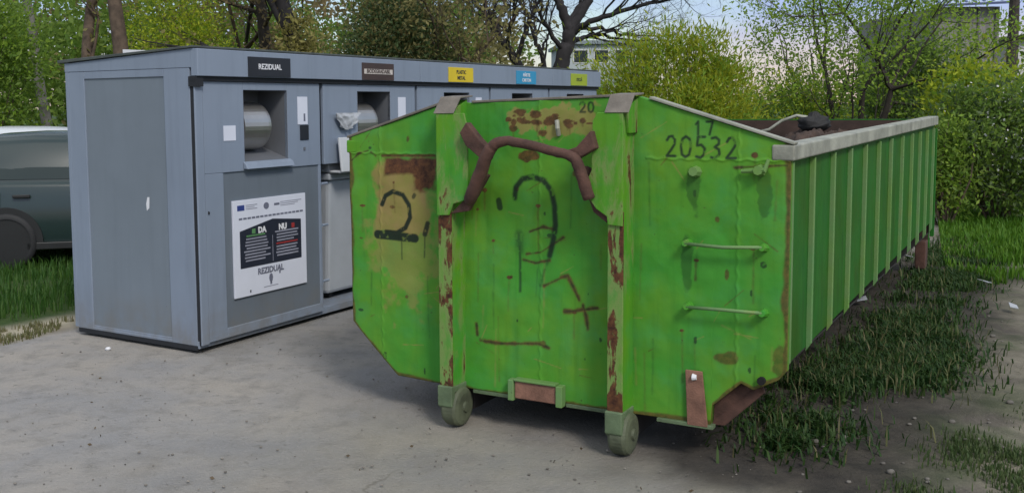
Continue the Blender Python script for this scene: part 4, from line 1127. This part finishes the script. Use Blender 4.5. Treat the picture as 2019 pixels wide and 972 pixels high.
# far flats between the bare trees
fb = at(1118, 300, 62); zt = at(1150, 88, 62).z
fo = empty('far_building', (fb.x, 62, 0), 0, 'far pale building with a band of windows seen between the bare trees', 'building')
MB().box(0, 5.2, 0, 9, 0, zt).build('wall', simple('pale render', (.36, .40, .41), .8, 0, .1, .5), fo)
MB().box(-.2, 5.4, -.25, 9.2, zt+.002, zt+.22).build('roof', simple('grey roof edge', (.20, .24, .26), .7), fo)
for f in range(2):
    for i in range(4):
        z0 = zt - 1.15 - f*2.2; x0 = .35 + i*1.25
        fr = MB().box(x0, x0+.95, -.03, -.002, z0, z0+.85).build('window', simple('white frame', (.55, .56, .56), .6) if (f, i) == (0, 0) else bpy.data.materials['white frame'], fo)
        MB().box(x0+.07, x0+.88, -.045, -.031, z0+.07, z0+.78).build('pane', M['car_glass'], fr)

# ================================================================== grass, weeds, litter
rng = np.random.RandomState(7)
def ground_z(P):
    """height of the ground sheet under points (n,2)"""
    from mathutils.bvhtree import BVHTree
    global _bvh
    if '_bvh' not in globals():
        me = GROUND.data; _bvh = BVHTree.FromPolygons([v.co for v in me.vertices], [p.vertices for p in me.polygons])
    out = np.zeros(len(P))
    for i, (x, y) in enumerate(P):
        h = _bvh.ray_cast(Vector((x, y, 5)), Vector((0, 0, -1)))
        out[i] = h[0].z if h[0] else 0
    return out
def scatter(poly_px, n, edge=.25, thr=.42, scale=2.2, seed=1):
    """points inside a patch of ground given by its outline, thinned in clumps"""
    Q = np.array([[q.x, q.y] for q in poly_px])
    lo, hi = Q.min(0), Q.max(0); P = rng.uniform(lo, hi, (n*4, 2))
    ins = np.zeros(len(P), bool); j = len(Q)-1
    for i in range(len(Q)):
        c = ((Q[i, 1] > P[:, 1]) != (Q[j, 1] > P[:, 1])) & (P[:, 0] < (Q[j, 0]-Q[i, 0])*(P[:, 1]-Q[i, 1])/(Q[j, 1]-Q[i, 1]+1e-12) + Q[i, 0])
        ins ^= c; j = i
    P = P[ins]; P = P[fbm(P[:, 0]*scale, P[:, 1]*scale, seed) > thr][:n]
    return np.column_stack([P, ground_z(P)])
def gp(px, py):
    d = at(px, py, 1.) - Vector((0, 0, CAM_H)); tt = -CAM_H/d.z
    return Vector((d.x*tt, d.y*tt, 0))
def V2(x, y): return Vector((x, y, 0))
# lawn on the left under the cars
Pl = scatter([V2(-3.85, 7.9), V2(-3.1, 9.0), V2(-2.1, 10.6), V2(-1.4, 13), V2(-9, 13), V2(-8, 7.0), V2(-5.2, 6.0)], 26000, thr=.30, seed=2)
Pl[:, :2] += rng.normal(0, .05, (len(Pl), 2)); Pl = Pl[(Pl[:, 1] > 7.2)]
tag(blades('left_grass', Pl, .14, .006, M['grass'], rng), 'green grass growing under the parked car and beside the kiosk', 'grass', kind='stuff')
Pd = scatter([V2(-3.75, 7.5), V2(-3.3, 8.2), V2(-2.75, 8.6), V2(-2.9, 8.1), V2(-3.2, 7.55), V2(-4.2, 5.9), V2(-4.5, 6.2)], 2600, thr=.45, scale=5, seed=4)
tag(blades('dry_grass', Pd, .05, .005, M['dry'], rng), 'dry grass on the sandy strip at the edge of the concrete', 'grass', kind='stuff')
# weeds beside the container
def cw(u, v): p = CM @ Vector((u, v, 0)); return V2(p.x, p.y)
Pw = np.concatenate([scatter([gp(1510, 800), gp(1495, 860), gp(1530, 892), gp(1610, 880), gp(1660, 810), gp(1640, 740), gp(1580, 760)], 2600, thr=.47, scale=3.4, seed=5),
                     scatter([gp(1640, 730), gp(1655, 790), gp(1760, 785), gp(1870, 770), gp(1885, 690), gp(1830, 620), gp(1750, 640)], 4200, thr=.47, scale=3, seed=6),
                     scatter([gp(1720, 640), gp(1820, 640), gp(1900, 600), gp(1960, 520), gp(1900, 470), gp(1850, 490), gp(1790, 560)], 6500, thr=.40, scale=2.0, seed=16)])
wl_ = Pw[rng.randint(0, len(Pw), 5500)] + np.column_stack([rng.normal(0, .10, (5500, 2)), rng.uniform(.005, .05, 5500)])
tag(leaves('low_weeds', wl_, .026, M['weed'], None, rng, .7, .35), 'low broad-leaved weeds among the grass beside the green container', 'weeds', kind='stuff')
Pw = np.concatenate([Pw, Pw[rng.randint(0, len(Pw), 9000)] + np.column_stack([rng.normal(0, .16, (9000, 2)), np.zeros(9000)])])
tag(blades('weeds', Pw, .085, .006, M['weed'], rng, 1.3), 'dark green weeds growing along the right side of the green container', 'weeds', kind='stuff')
Pr = scatter([gp(1860, 530), gp(1960, 560), gp(2100, 550), gp(2350, 480), gp(2300, 380), gp(2100, 360), gp(1860, 370), gp(1850, 440)], 30000, thr=.30, scale=.9, seed=7)
tag(blades('lawn_grass', Pr, .13, .009, M['lawn'], rng), 'bright lawn behind the dirt at the right', 'grass', kind='stuff')
Pn = scatter([gp(1760, 985), gp(1850, 900), gp(1960, 830), gp(2100, 800), gp(2150, 1000)], 6000, thr=.44, scale=2.6, seed=8)
Pn[:, :2] += rng.normal(0, .07, (len(Pn), 2))
Pk = Pw[rng.randint(0, len(Pw), 1300)] + np.column_stack([rng.normal(0, .12, (1300, 2)), np.zeros(1300)])
tag(blades('dead_stalks', Pk, .12, .004, M['dry'], rng, .8), 'dry pale stalks among the dark weeds beside the green container', 'stalks', kind='stuff')
tag(blades('near_grass', Pn, .04, .004, M['grass_dull'], rng), 'short thin grass on the dirt in the lower right corner', 'grass', kind='stuff')
# pebbles and scraps
def stone(p, r, mat, seed):
    th, ph = np.meshgrid(np.linspace(0, 2*np.pi, 13)[:-1], np.linspace(-np.pi/2, np.pi/2, 8))
    k = 1 + (fbm(th*1.5+seed, ph*1.5, seed)-.5)*.6
    V = np.stack([np.cos(ph)*np.cos(th)*k*r, np.cos(ph)*np.sin(th)*k*r*.8, (np.sin(ph)*k*.6+.45)*r], -1).reshape(-1, 3)
    i = (np.arange(7)[:, None]*12 + np.arange(12)[None]).ravel(); j = (np.arange(7)[:, None]*12 + (np.arange(12)[None]+1) % 12).ravel()
    return V, np.stack([i, j, j+12, i+12], 1)
V, F = stone(None, .022, None, 3)
o = np_mesh('pebble', V, F, M['white'], smooth=True); q = gp(213, 690); o.location = q; tag(o, 'small white pebble on the concrete below the kiosk end panel', 'pebble')
VV, FF, k = [], [], 0
for i in range(420):
    u, v = rng.uniform(1.2, 4.2), rng.uniform(-1.2, 4.5)
    if i > 300: u, v = rng.normal(2.0, .35), rng.normal(-.35, .2)
    p = cw(u, v); V, F = stone(None, rng.choice([.008, .012, .02], p=[.55, .33, .12]), None, i)
    z = ground_z(np.array([[p.x, p.y]]))[0]; VV.append(V + np.array([p.x, p.y, z])); FF.append(F + k); k += len(V)
g = np_mesh('gravel', np.concatenate(VV), np.concatenate(FF), simple('pale gravel', (.13, .12, .105), .9, 0, .5, 3), smooth=True)
tag(g, 'loose pale gravel scattered on the dirt right of the container', 'gravel', kind='stuff')
VV, FF, k = [], [], 0
for i in range(380):
    px, py = rng.uniform(0, 1500), rng.uniform(660, 972)
    q = gp(px, py); V, F = stone(None, rng.choice([.003, .005, .008], p=[.6, .3, .1]), None, i)
    VV.append(V + np.array([q.x, q.y, .004])); FF.append(F + k); k += len(V)
g = np_mesh('grit', np.concatenate(VV), np.concatenate(FF), simple('mixed grit', (.17, .155, .135), .9, 0, .7, 3), smooth=True)
tag(g, 'loose grit scattered over the concrete in front of kiosk and container', 'grit', kind='stuff')
lp = np.array([[*gp(rng.uniform(0, 1500), rng.uniform(650, 972))[:2], rng.uniform(.004, .010)] for i in range(45)])
lf = leaves('dead_leaves', lp, .024, M['deadleaf'], None, rng, .6); lf.data.update()
tag(lf, 'small dead leaves blown over the concrete', 'leaves', kind='stuff')
sc_ = [(1690, 604, 'white scrap of paper among the dark weeds nearest the dirt'), (2008, 616, 'white scrap of paper on the dirt at the right edge'), (1955, 565, 'pale scrap of plastic on the lawn edge below the flowering shrub'), (1795, 515, 'pale scrap half hidden in the shadow under the container side')]
for i, (px, py, lb) in enumerate(sc_):
    b = MB(); b.add([(0, 0, .0), (.09, .01, .012), (.10, .07, .03), (.01, .06, .008), (0, 0, .006), (.09, .01, .018), (.10, .07, .036), (.01, .06, .014)], [(0,3,2,1),(4,5,6,7),(0,1,5,4),(1,2,6,5),(2,3,7,6),(3,0,4,7)])
    o = b.build('paper_scrap', M['film']); q = gp(px, py); o.location = (q.x, q.y, ground_z(np.array([[q.x, q.y]]))[0] + .045); o.rotation_euler = (0, 0, i*1.1); tag(o, lb, 'scrap')
